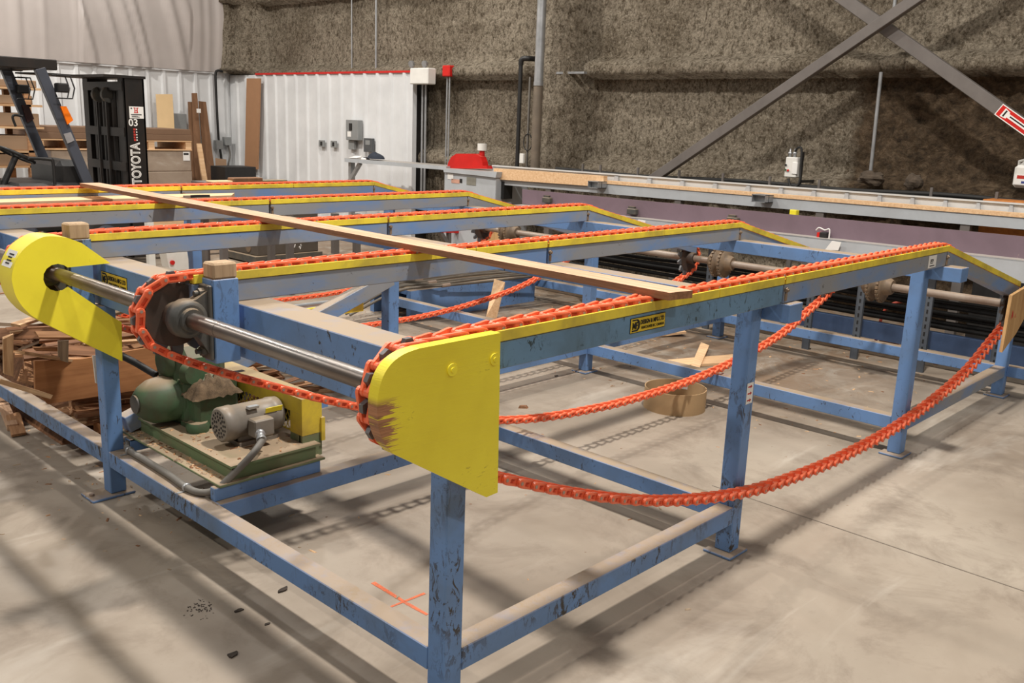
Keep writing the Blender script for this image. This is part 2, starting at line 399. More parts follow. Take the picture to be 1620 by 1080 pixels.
# left wall: white liner below, quilted vinyl above
zw = 2.555
o = structure(ribbed((-6, YW), (7.75, YW), 0, zw, (0, -1), 0.30, 0.035).build('wall_left', M_liner))
WL = o
def vinyl():
    m = MB(); n = 420; k = 16; vs = []
    for i in range(n + 1):
        x = -6 + (7.35 + 6) * i / n
        for j in range(k + 1):
            z = zw - 0.02 + 2.5 * j / k
            q = x + (0.28 * (z - zw) if 4.8 < x < 6.7 else 0.02 * z); fold = 0.05 * max(0, noise.noise(Vector((q * 2.0, z * 0.12, 2)))) + (0.13 if 4.8 < x < 6.7 else 0.05) * max(0, noise.noise(Vector((q * 6.5, 4, z * 0.10))))
            bulge = 0.12 * math.sin(math.pi * min(1, (z - zw + 0.02) / 2.2))
            vs.append((x, YW - 0.07 - bulge - fold, z))
    k1 = k + 1
    m.add(vs, [(i*k1 + j, (i+1)*k1 + j, (i+1)*k1 + j + 1, i*k1 + j + 1) for i in range(n) for j in range(k)], 0, True)
    return m
M_vinyl = plain('white_vinyl_insulation', srgb(190, 182, 178), 0.35, 0, 0.12, 1.0)
vinyl().build('insulation_blanket', M_vinyl, WL)
m = MB(); m.box((-6, YW - .06, zw - .05), (7.4, YW + .01, zw + .0)); m.build('eave_trim', M_liner, WL)
# foam-clad corner column on the left wall and white corner flashing below it
m = MB(); n = 40; vs = []
for j in range(n + 1):
    z = zw - 0.03 + 2.5 * j / n
    for i in range(13):
        a = i / 12; x = 7.28 + 0.66 * a; y = YW - 0.36 - 0.05 * noise.noise(Vector((x * 4, z * 4, 0)))
        if i == 0: y = YW
        vs.append((x + 0.03 * noise.noise(Vector((i, z * 3, 1))), y, z))
m.add(vs, [(j*13 + i, j*13 + i + 1, (j+1)*13 + i + 1, (j+1)*13 + i) for j in range(n) for i in range(12)], 0, True)
m.build('corner_column_foam', M_foam, WL)
# ================================================================ CHAIN CONVEYOR (welded frame, rails, guards)
RY = [-0.08, 1.2141, 2.4844, 3.7707, 5.0311]  # rail, guard, chain and shaft coordinates are scaled about the camera; legs are not
RW = 0.0762
ZT, ZB, ZR = 1.2416, 1.2072, 1.1271            # strip top, strip bottom, beam bottom
XPK, XEND, ZEND = 3.6672, 5.1853, 0.8554           # crest and lower end of the ramp
SX, SZ, SR = -0.1862, 1.1002, 0.1377              # drive shaft axis, chain pitch radius
TX, TZ = 5.1184, 0.7387                            # tail shaft axis
SLOPE = (ZEND - ZB) / (XEND - XPK)
conv = thing('chain_conveyor', 'long blue steel chain conveyor table with yellow wear strips and five runners', 'conveyor', (1.69, 2.36, 0))
def rail_poly(y, pts): return [Vector((x, y, z)) for x, z in pts]
M_rust0 = paint('rusty_bolt_steel', srgb(134, 116, 98), srgb(108, 84, 66), 0.8, 0.2, 0.3, rough=.6, scale=6)
def bolt_lug(m, x, y, z):
    m.cyl((x, y - .009, z), (x, y + .003, z), .011, 6, 0, smooth=False); m.cyl((x, y - .015, z), (x, y - .008, z), .006, 8, 0)
    m.box((x - .007, y - .006, z - .045), (x + .007, y + .003, z - .014), 0)
JX = [1.945, 1.3, 1.945, 2.2, 2.2]
for k, y in enumerate(RY):
    mrail = M_rail_teal if k == 0 else M_rail
    x0 = -0.1317
    segs = [(x0, 1.7713, mrail), (1.7857, 3.6533, M_rail)]
    for (a, b, mt) in segs:
        m = MB(); m.box((a, y, ZR), (b, y + RW, ZB), 0, None, .003); rl = m.build('rail', mt, conv)
        cuts = [a] + [c for c in (1.2702, 2.7946) if a < c < b] + [b]
        if a < 0: cuts[0] = -0.1269 if k else -0.0552
        for i in range(len(cuts) - 1):
            ea = cuts[i] + (.0 if i == 0 else .003); eb = cuts[i+1] if i < len(cuts) - 2 or b < 2.5 else XPK
            m = MB(); m.box((ea, y - .004, ZB + .002), (eb, y + .0022, ZT), 0, None, .0015); m.box((ea, y + RW - .0022, ZB + .002), (eb, y + RW + .004, ZT), 0, None, .0015); m.box((ea + .0005, y + .0022, ZB + .002), (eb - .0005, y + RW - .0022, ZT - .0145)); m.build('wear_strip', M_yel_strip, rl)
    m = MB(); bolt_lug(m, 1.7952, y, 1.1834); m.build('joint_bolt', M_rust0, conv)
    m = MB(); bolt_lug(m, 3.66, y, 1.1786); m.build('joint_bolt', M_rust0, conv)
    # ramp
    m = MB(); m.prism(rail_poly(y, [(3.66, ZR), (3.66, ZB), (XPK, ZB), (XEND, ZEND), (XEND, ZEND - .084), (3.77, ZR - .01)]), (0, RW, 0)); rp = m.build('ramp_rail', M_rail, conv)
    h = ZT - ZB
    for (ya, yb) in ((y - .004, y + .0022), (y + RW - .0022, y + RW + .004)):
        m = MB(); m.prism(rail_poly(ya, [(XPK + .001, ZB + .002), (XPK + .001, ZT), (XEND, ZEND + h + .002), (XEND, ZEND + .002)]), (0, yb - ya, 0)); m.build('wear_strip', M_yel_strip, rp)
# cross beams under the rails
def part_box(name, a, b, mt, bev=.003, parent=None):
    m = MB(); m.box(a, b, 0, None, bev); return m.build(name, mt, parent or conv)
YE = 5.1796
part_box('cross_beam', (0.0261, -0.005, 0.9252), (0.1791, YE, ZR - .0005), M_blue)
part_box('cross_beam', (1.7838, -0.1135, 1.0476), (1.8956, YE, ZR - .0005), M_blue)
part_box('cross_beam', (3.6246, -0.1795, 1.0476), (3.7365, YE, ZR - .0005), M_blue)
for y in (2.36,): part_box('header_beam', (0.1839, y, 0.945), (3.6246, y + .0762, 1.0476), M_blue)
# legs on a grid, with foot plates
LX = [0.0, 1.689, 3.587, 5.48]; LY = [0.0, 2.36, 4.72]; w = .0762
LEGTOP = {0: (1.0955, 0.905, 1.0), 3: (0.60, 0.60, 0.60)}
for i, x in enumerate(LX):
    for j, y in enumerate(LY):
        top = 0.62 if i == 3 else ((ZR - .001 if i else 0.9252) if j == 0 else 0.945 if (j == 1 and i) else 1.0476)
        if i == 0 and j == 1: top = 0.9252
        m = MB(); m.box((x, y, .012), (x + w, y + w, top), 0, None, .004); lg = m.build('leg', M_blue_worn if i < 2 and j == 0 else M_blue, conv)
        m = MB(); e = .045
        m.box((x - (.10 if i == 0 and j == 1 else e), y - .03, 0), (x + w + .03, y + w + .03, .012), 0, None, .003); fp = m.build('foot_plate', M_blue_worn, lg)
        if i == 0 and j == 1:
            m = MB(); m.cyl((x - .075, y + .04, .012), (x - .075, y + .04, .022), .012, 6, 0, smooth=False); m.build('anchor_bolt', M_rivet, fp)
# low braces
B0, B1 = .1486, .2267
def xbrace(xa, xb, y, mt=M_blue, z0=B0, z1=B1): return part_box('floor_brace', (xa, y, z0), (xb, y + w, z1), mt)
def ybrace(x, ya, yb, mt=M_blue, z0=B0, z1=B1): return part_box('floor_brace', (x, ya, z0), (x + w, yb, z1), mt)
xbrace(w, 1.689, 0.0, M_blue_worn); xbrace(3.587 + w, 5.48, 0.0, M_rail)
xbrace(1.689 + w, 3.587, 2.36); xbrace(3.587 + w, 5.48, 2.36)
for x in (0.0, 1.689, 3.587, 5.48):
    mt = M_blue_worn if x == 0 else M_blue
    ybrace(x, w, 2.36, mt); ybrace(x, 2.36 + w, 4.72, mt)
ybrace(5.52, -0.9, 0.0, M_blue)
# diagonal on the middle truss
m = MB(); m.bar((1.72, 2.398, 0.895), (0.10, 2.398, 0.335), .0762, .085, 0, (0, 0, 1), .003); m.build('diagonal_brace', M_rail, conv)
# posts that carry the drive-shaft bearings, and bearings
def bearing_post(y):
    m = MB(); m.box((-0.0954, y - .082, 0.9252), (0.0041, y - .001, 1.2312), 0, None, .003); po = m.build('bearing_post', M_blue_worn, conv)
    m = MB(); m.box((-0.0954 - .017, y - .078, 0.9395), (-0.0954 - .001, y - .006, 1.2121), 0, None, .004)
    m.lathe((SX, y - .085, SZ), (0, 1, 0), [(0, .052), (.006, .066), (.05, .070), (.066, .060), (.07, .05)], 24)
    m.prism([Vector((SX + .0, y - .07, SZ + .062)), Vector((SX + .03, y - .07, SZ + .066)), Vector((-0.1107, y - .07, 1.1929)), Vector((-0.1107, y - .07, 0.9634)), Vector((SX + .03, y - .07, SZ - .066)), Vector((SX, y - .07, SZ - .062))], (0, .045, 0))
    m.lathe((SX, y - .10, SZ), (0, 1, 0), [(0, .040), (.018, .044), (.02, .044)], 20)
    pb = m.build('shaft_bearing', M_bearing, po)
    for z in (1.1834, 0.973):
        bx_ = -0.0954 - .017; m = MB(); m.cyl((bx_ - .022, y - .043, z), (bx_, y - .043, z), .018, 6, 0, smooth=False); m.cyl((bx_ - .038, y - .043, z), (bx_ - .02, y - .043, z), .010, 10, 0); m.build('bearing_bolt', M_bearing, po)
for k in (1, 2, 3, 4): bearing_post(RY[k])
# yellow wooden guard board over the nearest sprocket
def arc(cx, cz, r_, a0, a1, n): return [(cx + r_ * math.cos(math.radians(a0 + (a1 - a0) * i / n)), cz + r_ * math.sin(math.radians(a0 + (a1 - a0) * i / n))) for i in range(n + 1)]
def guard_mat():
    t = NT('yellow_painted_plank'); c = t.coords((1.5, 1, 14)); n = t.noise(c, 5, 5, 0.7, 0.8); c2 = t.coords()
    col = t.ramp(t.noise(c2, 3, 4, 0.6), [(0.3, srgb(232, 212, 48)), (0.7, srgb(244, 228, 58))])
    k = t.math('MULTIPLY', t.step(t.noise(t.coords((1, 1, 3)), 26, 5, 0.75, 1.5), 0.60, 0.68), t.step(t.noise(c2, 6, 3, 0.6), 0.5, 0.62))
    col = t.mix(t.math('MULTIPLY', k, 0.8), col, srgb(150, 128, 40))
    # splintered bare wood at the worn front edge
    x = t.n.new('ShaderNodeSeparateXYZ'); t.l.new(t.tc.outputs['Object'], x.inputs[0])
    jag = t.noise(t.coords((1.0, 1, 26)), 3.2, 4, 0.8, 0.3)
    e = t.n.new('ShaderNodeMath'); e.operation = 'MULTIPLY_ADD'; e.inputs[1].default_value = -0.34; t.l.new(jag, e.inputs[0]); t.l.new(x.outputs[0], e.inputs[2])
    lo = t.step(t.math('ADD', e.outputs[0], 0.85), 0.507, 0.503)
    zz = t.math('MULTIPLY', t.step(t.math('ADD', x.outputs[2], 0.0), 0.215, 0.235), t.step(t.math('ADD', x.outputs[2], 0.0), 0.365, 0.345))
    wd = t.ramp(jag, [(0.3, srgb(96, 60, 40)), (0.6, srgb(176, 122, 84))])
    col = t.mix(t.math('MULTIPLY', lo, zz), col, wd)
    t.bump(n, 0.35, 0.004)
    return t.done(col, 0.42, 0, 0.45)
G = [(0.0749, 1.2465), (0.0863, 0.7750), (0.0404, 0.7731), (-0.2991, 0.9854), (-0.3287, 1.0208), (-0.3459, 1.0638), (-0.3507, 1.1116), (-0.3459, 1.1575), (-0.3306, 1.1958), (-0.3038, 1.2235), (-0.2656, 1.2398), (-0.2178, 1.2465)]
GY = -0.1183; GX = -0.1317; GZ = 0.7731
def smooth2(pts, n=5):
    out = []; e = [pts[0]] + list(pts) + [pts[-1]]
    for i in range(1, len(e) - 2):
        p0, p1, p2, p3 = [Vector(q) for q in e[i-1:i+3]]
        for s in range(n):
            t = s / n; q = 0.5 * ((2*p1) + (-p0 + p2)*t + (2*p0 - 5*p1 + 4*p2 - p3)*t*t + (-p0 + 3*p1 - 3*p2 + p3)*t**3); out.append((q[0], q[1]))
    return out + [pts[-1]]
G = G[:3] + smooth2(G[3:])
m = MB(); m.prism([Vector((x - GX, GY, z - GZ)) for x, z in G], (0, .037, 0))
gb = local('sprocket_guard_board', m, guard_mat(), Matrix.Translation(Vector((GX, 0, GZ)) - Vector((1.69, 2.36, 0))), conv)
gb['label'] = 'yellow painted plank guard with splintered bare wood on its front edge'
for (uu, vv) in ((584 / 3 + 520, 434 / 3 + 440), (785 / 3 + 520, 384 / 3 + 440)):
    q = at(uu, vv, 'y', GY); m = MB(); m.cyl((q[0], GY - .004, q[2]), (q[0], GY, q[2]), .017, 20, 0); m.cyl((q[0], GY - .007, q[2]), (q[0], GY - .004, q[2]), .007, 8, 0); m.build('carriage_bolt', M_yel_guard, gb)
# folded sheet guard over the third sprocket
g3 = [(0.0452, 1.1289),(-0.0208, 1.1834),(-0.0753, 1.2283),(-0.1327, 1.2541),(-0.2006, 1.2656),(-0.2493, 1.2580),(-0.3077, 1.2226),(-0.3478, 1.1719),(-0.3698, 1.1088),(-0.3670, 1.0504),(-0.3545, 1.0055),(-0.3277, 0.9586),(-0.2771, 0.9079),(-0.1040, 0.7875),(0.0720, 0.6670),(0.0796, 0.8525),(0.0519, 0.8726)]
hole = [(SX + .060 * math.cos(math.radians(a)), 1.0849 + .060 * math.sin(math.radians(a))) for a in (-48, -75, -100, -125, -150, -175, -200, -225, -250, -275, -300, -318)]
band = smooth2(g3[3:15]); g3 = g3[:3] + band + g3[15:]
outline = g3 + hole
Y3C = 2.3107
m = MB(); m.prism([Vector((x, Y3C, z)) for x, z in outline], (0, .004, 0)); sg = m.build('sprocket_cover', M_yel_guard, conv)
sg['label'] = 'yellow sheet steel cover with a wedge shaped shaft opening'
m = MB()
vs = []; 
for x, z in band: vs += [(x, Y3C + .002, z), (x, Y3C + .155, z)]
fs = [(2*i, 2*i+1, 2*i+3, 2*i+2) for i in range(len(band) - 1)]
m.add(vs, fs, 0, True)
inn = []
for x, z in band:
    d = (Vector((x, 0, z)) - Vector((SX, 0, SZ))).normalized() * .003; inn += [(x - d[0], Y3C + .002, z - d[2]), (x - d[0], Y3C + .155, z - d[2])]
m.add(inn, [q[::-1] for q in fs], 0, True); m.build('cover_rim', M_yel_guard, sg)
m = MB(); a, b = Vector((-0.3249, 2.0, 1.2034)), Vector((-0.3612, 2.0, 1.1355))
t_ = (b - a).normalized(); nrm = Vector((t_[2], 0, -t_[0])); nrm = nrm if nrm[0] < 0 else -nrm
q = [Vector((a[0], Y3C + .025, a[2])), Vector((b[0], Y3C + .025, b[2])), Vector((b[0], Y3C + .13, b[2])), Vector((a[0], Y3C + .13, a[2]))]
m.prism([p + nrm * .004 for p in q], nrm * .001)
for r_ in range(4):
    s0 = .2 + .18 * r_; p0 = a.lerp(b, s0); m.prism([Vector((p0[0], Y3C + .045 + .01 * (r_ % 2), p0[2])) + nrm * .0055, Vector((p0[0], Y3C + .10, p0[2])) + nrm * .0055, Vector((p0[0], Y3C + .10, p0[2])) + nrm * .0055 + t_ * .007, Vector((p0[0], Y3C + .045 + .01 * (r_ % 2), p0[2])) + nrm * .0055 + t_ * .007], nrm * .0003, 1)
m.build('paper_label', [M_paper, M_ink], sg)
# maker's plates
M_plate = plain('yellow_maker_plate', srgb(222, 190, 40), 0.45, 0, 0.1)
def maker_plate(org, right, up, s, parent):
    right = Vector(right); up = Vector(up); nn = right.cross(up); org = Vector(org); m = MB()
    def rect(x0, x1, y0, y1, h, mi): m.prism([org + right * x * s + up * y * s for x, y in ((x0, y0), (x1, y0), (x1, y1), (x0, y1))], nn * h, mi)
    rect(0, .225, 0, .058, .001, 1); rect(.0025, .2225, .0025, .0555, .0016, 0)
    def P(x, y): return org + right * x * s + up * y * s + nn * .0018
    # bold D with MF in it
    D = [(.010, .006), (.045, .006), (.058, .016), (.060, .030), (.056, .044), (.044, .052), (.010, .052), (.010, .047), (.038, .047), (.047, .040), (.048, .030), (.046, .019), (.039, .012), (.010, .012)]
    m.prism([P(*q) for q in D], nn * .0004, 1)
    m.text('MF', P(.011, .016), right, up, .036 * s, 1, bold=.001 * s, sx=.75)
    m.text('DESIGN & MFG LTD', P(.062, .030), right, up, .0225 * s, 1, bold=.0006 * s, sx=.78)
    m.text('VANCOUVER B.C. CANADA', P(.068, .011), right, up, .0145 * s, 1, sx=.82)
    return m.build('maker_plate', [M_plate, M_ink], parent)
maker_plate((0.7271, -0.08 - .0005, 1.1451), (1, 0, 0), (0, 0, 1), .89, conv)
maker_plate((0.0261 - .0005, 2.3681, 1.0227), (0, -1, 0), (0, 0, 1), 1.17, conv)
# stickers
def sticker(name, q4, nrm, rows, parent, ink=M_ink):
    m = MB(); q4 = [Vector(q) for q in q4]; nrm = Vector(nrm).normalized(); m.prism([q + nrm * .0004 for q in q4], nrm * .0006)
    for (a0, b0, a1, b1) in rows:
        bl = lambda s_, t__: q4[0].lerp(q4[1], s_).lerp(q4[3].lerp(q4[2], s_), t__) + nrm * .0012
        m.prism([bl(a0, b0), bl(a1, b0), bl(a1, b1), bl(a0, b1)], nrm * .0003, 1)
    return m.build(name, [M_paper, ink], parent)
xa, xb = 3.3827, 3.4975; ya = RY[0] - .0005; za, zb = 1.1365, 1.2025
sticker('white_sticker', [(xa, ya, za), (xb, ya, za), (xb, ya, zb), (xa, ya, zb)], (0, -1, 0), [(.25, .35, .6, .42), (.25, .5, .6, .57), (.25, .62, .6, .7), (.25, .35, .33, .7), (.52, .5, .6, .7), (.2, .12, .8, .2)], conv)
leg_arrow = MB(); x0, x1 = 1.70, 1.752; z0, z1 = .690, .782
leg_arrow.prism([Vector((x0, -.0005, z0)), Vector((x1, -.0005, z0)), Vector((x1, -.0005, z1)), Vector((x0, -.0005, z1))], (0, -.0008, 0))
for z in (.705, .735, .765):
    leg_arrow.prism([Vector((x, -.0014, zz)) for x, zz in ((x0 + .008, z - .003), (x0 + .028, z - .003), (x0 + .028, z - .008), (x0 + .043, z), (x0 + .028, z + .008), (x0 + .028, z + .003), (x0 + .008, z + .003))], (0, -.0004, 0), 1)
leg_arrow.build('arrow_sticker', [M_paper, M_inkred], conv)
# plywood guard at the tail of the nearest runner
M_ply = wood('bare_plywood', srgb(206, 168, 118), srgb(176, 134, 86), 0.7, stain=srgb(150, 96, 60), axis=2)
m = MB(); m.prism([Vector((x, -0.1374, z)) for x, z in ((4.8028, 0.4661), (4.8219, 0.8439), (5.3001, 0.8869), (5.3001, 0.7100), (5.0514, 0.5570))], (0, .02, 0)); pg = m.build('tail_guard_board', M_ply, conv)
m = MB(); m.box((5.15, -0.1374 + .02, .74), (5.25, RY[0], .79)); m.build('guard_bracket', M_blue, conv)
m = MB(); m.prism([Vector((x, -0.1374 - .0005, z)) for x, z in ((4.8745, 0.6765), (4.8841, 0.7387), (4.9032, 0.7243), (4.9128, 0.6813), (4.8984, 0.6956))], (0, -.0006, 0)); m.prism([Vector((x, -0.1374 - .0005, z)) for x, z in ((4.9558, 0.6813), (4.9635, 0.7100), (4.9702, 0.6813))], (0, -.0006, 0)); m.build('red_marking', M_inkred, pg)

# ---------------------------------------------------------------- orange chains
PITCH = 0.0712
def link_mesh():
    m = MB(); H = .0148; P = PITCH
    cols = [(-.0125, .0), (-.011, .006), (-.007, .0110), (0, H), (.018, H), (.022, H), (.048, H), (.052, H), (P - .002, H), (P + .006, .0120), (P + .0105, .0075), (P + .0125, .0015)]
    def yin(x): return .0075 if x < .010 else .0075 + .0150 * min(1, (x - .010) / .046)
    def yout(x): return .0190 if x < .006 else .0190 + .0163 * min(1, (x - .006) / .056)
    for sgn in (1, -1):
        rows = []
        for i, (x, h) in enumerate(cols):
            h = max(h, .002); slot = 5 <= i <= 6
            yo = yout(x); yi = yin(x); ys = yo - (.006 if slot else 0)
            rows.append([(x, yi, h), (x, yo - .0015, h), (x, yo, h * .72), (x, yo if not slot else yo, h * .45), (x, ys, h * .38), (x, ys, -h * .38), (x, yo, -h * .45), (x, yo, -h * .72), (x, yo - .0015, -h), (x, yi, -h)])
        vs = [(a, sgn * b, c) for rw in rows for (a, b, c) in rw]; n = 10
        for i in range(len(rows) - 1):
            for j in range(n):
                q = (i*n + j, i*n + (j+1) % n, (i+1)*n + (j+1) % n, (i+1)*n + j)
                dark = 1 if (j in (3, 4, 5) and 5 <= i < 6) else 0
                m.add([vs[t] for t in (q if sgn > 0 else q[::-1])], [(0, 1, 2, 3)], dark)
        a = tuple(range(n)); b = tuple((len(rows)-1)*n + t for t in range(n))
        m.add([vs[t] for t in (a[::-1] if sgn > 0 else a)], [tuple(range(n))], 0); m.add([vs[t] for t in (b if sgn > 0 else b[::-1])], [tuple(range(n))], 0)
        yo = .035; m.cyl((P, sgn * (yo - .002), 0), (P, sgn * (yo + .0018), 0), .0058, 10, 2)
    m.cyl((0, -.0185, 0), (0, .0185, 0), .0120, 12, 0)
    m.cyl((P, -.022, 0), (P, .022, 0), .006, 8, 2)
    return m
LM = link_mesh(); LINK = LM.mesh('chain_link', [M_orange, M_orange_dark, M_rivet])
def chain_path():
    pts = []
    a0 = 107.5; a1 = 241.0
    n = 40; pts += [(SX + SR * math.cos(math.radians(a0 + (a1 - a0) * i / n)), SZ + SR * math.sin(math.radians(a0 + (a1 - a0) * i / n))) for i in range(n + 1)]
    low = [pts[-1], (-0.1221, 0.9089), (0.1581, 0.7817), (0.6257, 0.5924), (1.1411, 0.4288), (1.7426, 0.3036), (2.3164, 0.2491), (2.7468, 0.2347), (3.2727, 0.2395), (3.8331, 0.2844), (4.4203, 0.3753), (4.8984, 0.5235), (TX + SR * math.cos(math.radians(-62)), TZ + SR * math.sin(math.radians(-62)))]
    ext = [(low[0][0] - .1, low[0][1] + .055)] + low + [(low[-1][0] + .1, low[-1][1] + .06)]
    for i in range(1, len(ext) - 2):
        p0, p1, p2, p3 = [Vector((q[0], q[1])) for q in ext[i-1:i+3]]
        for s in range(1, 25):
            t = s / 24; q = 0.5 * ((2*p1) + (-p0 + p2)*t + (2*p0 - 5*p1 + 4*p2 - p3)*t*t + (-p0 + 3*p1 - 3*p2 + p3)*t**3); pts.append((q[0], q[1]))
    ar = math.degrees(math.atan2(-SLOPE * -1, 1)); top_a = 90 + math.degrees(math.atan(SLOPE))
    pts += [(TX + SR * math.cos(math.radians(-62 + (top_a + 62) * i / 40)), TZ + SR * math.sin(math.radians(-62 + (top_a + 62) * i / 40))) for i in range(1, 41)]
    x1 = 3.7987; zr = lambda x: ZB + SLOPE * (x - XPK) + (ZT - ZB) - .010
    pts += [(x, zr(x)) for x in [4.8028 - .05 * i for i in range(int((4.8028 - x1) / .05) + 1)]]
    zl_ = ZT + .0015
    for i in range(1, 13):
        t = i / 12; xa = x1 - (x1 - 3.5596) * t; za = zr(x1) + (-SLOPE) * (x1 - xa); pts.append((xa, za + (zl_ - za) * t * t * (3 - 2*t)))
    pts += [(3.5405 - .05 * i, zl_) for i in range(70)]
    pts += [(-0.0265, zl_ - .002), (-0.0935, zl_ - .008), (SX + SR * math.cos(math.radians(80)), SZ + SR * math.sin(math.radians(80)))]
    pts += [(SX + SR * math.cos(math.radians(a)), SZ + SR * math.sin(math.radians(a))) for a in (87, 94, 101, 107.5)]
    return [Vector((a, 0, b)) for a, b in pts]
def resample(pts, pitch):
    L = [0]
    for i in range(1, len(pts)): L.append(L[-1] + (pts[i] - pts[i-1]).length)
    n = round(L[-1] / pitch); out = []; j = 0
    for k in range(n):
        s = L[-1] * k / n
        while L[j+1] < s: j += 1
        out.append(pts[j].lerp(pts[j+1], (s - L[j]) / (L[j+1] - L[j])))
    return out
PINS = resample(chain_path(), 0.0717)
chain_labels = ['orange chain on the nearest runner, its slack strand sagging past two blue legs', 'orange chain on the second runner from the camera, wrapped round a bare sprocket', 'orange chain on the middle runner, running under the curved yellow sheet cover', 'orange chain on the fourth runner, next to last towards the forklift', 'orange chain on the farthest runner, closest to the forklift']
def link_matrix(i, y):
    a = PINS[(i + 1) % len(PINS)]; b = PINS[i]
    return frame(Vector((a[0], y, a[2])), b - a, None, (b - a).normalized().cross(Vector((0, 1, 0)))), a
for k, y in enumerate(RY):
    ch = thing('conveyor_chain', chain_labels[k], 'chain', (1.5, y + RW / 2, 0), 0, 'orange conveyor chains')
    N = len(PINS); mats = []
    for i in range(N):
        a = PINS[(i + 1) % N]; b = PINS[i]; x = (b - a).normalized(); z = x.cross(Vector((0, 1, 0)))
        Mx = Matrix(((x[0], 0, z[0], a[0] - 1.5), (0, 1, 0, 0), (x[2], 0, z[2], a[2]), (0, 0, 0, 1)))
        p = Vector((a[0], y, a[2])); d = (p - CAM).length
        vis = 0 if k == 0 else (3 if (a[0] > XPK + .1 and a[2] > .5) else 0)
        mats.append((d + vis * 10 + (20 if a[0] > 4.8984 else 0), i, Mx))
    mats.sort(key=lambda q: q[0])
    for (d, i, Mx) in mats[:100]:
        o = bpy.data.objects.new('chain_link', LINK); C.objects.link(o); o.parent = ch; o.matrix_basis = Mx
    m = MB()
    for (d, i, Mx) in mats[100:]:
        b = len(m.v); m.v += [Mx @ q for q in LM.v]; m.f += [[b + t for t in f_] for f_ in LM.f]; m.m += LM.m; m.sm += LM.sm
    o = local('remaining_links', m, [M_orange, M_orange_dark, M_rivet], Matrix.Identity(4), ch); o['kind'] = 'stuff'

# ---------------------------------------------------------------- shafts and sprockets
def sprocket_mb(cx, cz, y, phase, hub=(-.03, .075)):
    m = MB(); yc = y + RW / 2
    m.lathe((cx, yc - .011, cz), (0, 1, 0), [(0, .114), (.022, .114)], 36, 0, False)
    m.lathe((cx, y + hub[0], cz), (0, 1, 0), [(0, .046), (.004, .050), (hub[1] - hub[0], .050)], 24, 0)
    for i in range(12):
        a = math.radians(phase + 15 + 30 * i); c_, s_ = math.cos(a), math.sin(a)
        M = Matrix(((c_, 0, -s_, cx), (0, 1, 0, yc), (s_, 0, c_, cz), (0, 0, 0, 1)))
        vs = [(.10, -.0085, -.024), (.10, .0085, -.024), (.10, .0085, .024), (.10, -.0085, .024), (.135, -.0085, -.020), (.135, .0085, -.020), (.135, .0085, .020), (.135, -.0085, .020), (.156, -.008, -.011), (.156, .008, -.011), (.156, .008, .011), (.156, -.008, .011)]
        m.add([M @ Vector(q) for q in vs], [(0,1,5,4),(1,2,6,5),(2,3,7,6),(3,0,4,7),(4,5,9,8),(5,6,10,9),(6,7,11,10),(7,4,8,11),(8,9,10,11)], 1)
    return m
ds = thing('drive_shaft', 'polished steel drive shaft across the near end of the conveyor, carrying sprockets', 'shaft', (SX, 2.7, SZ))
m = MB(); m.cyl((SX, -0.0896, SZ), (SX, 5.2, SZ), .0285, 32); m.cyl((SX, .93, SZ), (SX, .95, SZ), .0292, 32); m.build('shaft', M_shaft, ds)
for y in RY: sprocket_mb(SX, SZ, y, 107.5).build('sprocket', [M_sprocket, M_tooth], ds)
for y in (0.1256, ):
    m = MB(); m.cyl((SX, y, SZ), (SX, y + .008, SZ), .0300, 32); m.build('collar', M_shaft, ds)
ts = thing('tail_shaft', 'rusty tail shaft below the ramps at the far end of the conveyor, with couplings', 'shaft', (TX, 2.7, TZ))
m = MB(); m.cyl((TX, -0.0513, TZ), (TX, 5.1796, TZ), .0285, 24); m.build('shaft', paint('rusty_shaft_steel', srgb(150, 136, 124), srgb(118, 96, 80), 0.8, 0, 0.3, rough=0.35), ts)
M_rust = paint('rusty_cast_steel', srgb(112, 96, 80), srgb(140, 116, 90), 0.8, 0.3, 0.3, rough=0.6, scale=4)
for y in RY: sprocket_mb(TX, TZ, y, 118).build('sprocket', [M_sprocket, M_tooth], ts)
def coupling(y):
    m = MB()
    m.lathe((TX, y, TZ), (0, 1, 0), [(0, .052), (.03, .066), (.06, .070), (.061, .112), (.085, .112), (.086, .075), (.135, .075), (.136, .112), (.16, .112), (.161, .085), (.20, .075), (.22, .05)], 28)
    for yy in (y + .062, y + .137):
        for i in range(24):
            a = 2 * math.pi * i / 24; c_, s_ = math.cos(a), math.sin(a)
            M = Matrix(((c_, 0, -s_, TX), (0, 1, 0, yy), (s_, 0, c_, TZ), (0, 0, 0, 1))); m.box((.105, .002, -.009), (.126, .022, .009), 0, M)
    return m.build('chain_coupling', M_rust, ts)
for y in (2.0812, 4.558, 0.7424): coupling(y)
# ================================================================ GEAR DRIVE UNDER THE TABLE
M_green = paint('green_machine_paint', srgb(70, 98, 70), srgb(78, 74, 58), 0.95, 0.5, 0.95, chipcol=srgb(48, 44, 38), rough=0.55, scale=2)
M_green_pl = paint('dusty_green_tray_paint', srgb(104, 124, 88), srgb(124, 118, 92), 0.8, 0.2, 1.0, rough=0.7, scale=2)
M_motor = paint('grey_motor_paint', srgb(128, 122, 114), srgb(112, 104, 94), 0.5, 0.0, 0.6, rough=0.45, scale=3)
M_saw = plain('heaped_sawdust', srgb(112, 92, 70), 0.95, 0, 0.5, 30, 0.8)
part_box('drive_support', (0.076, 1.50, .2268), (0.60, 1.54, .284), M_blue)
m = MB(); m.box((.078, 2.29, .2268), (1.2, 2.295, .284)); m.box((.078, 2.345, .2268), (1.2, 2.35, .284)); m.box((.078, 2.29, .279), (1.2, 2.35, .284)); m.build('drive_support', M_blue, conv)
xbrace(w, 1.689, 1.46)
gd = thing('gear_drive', 'dusty green gear drive with a grey electric motor standing on a green tray', 'machine', (0.38, 1.95, .285))
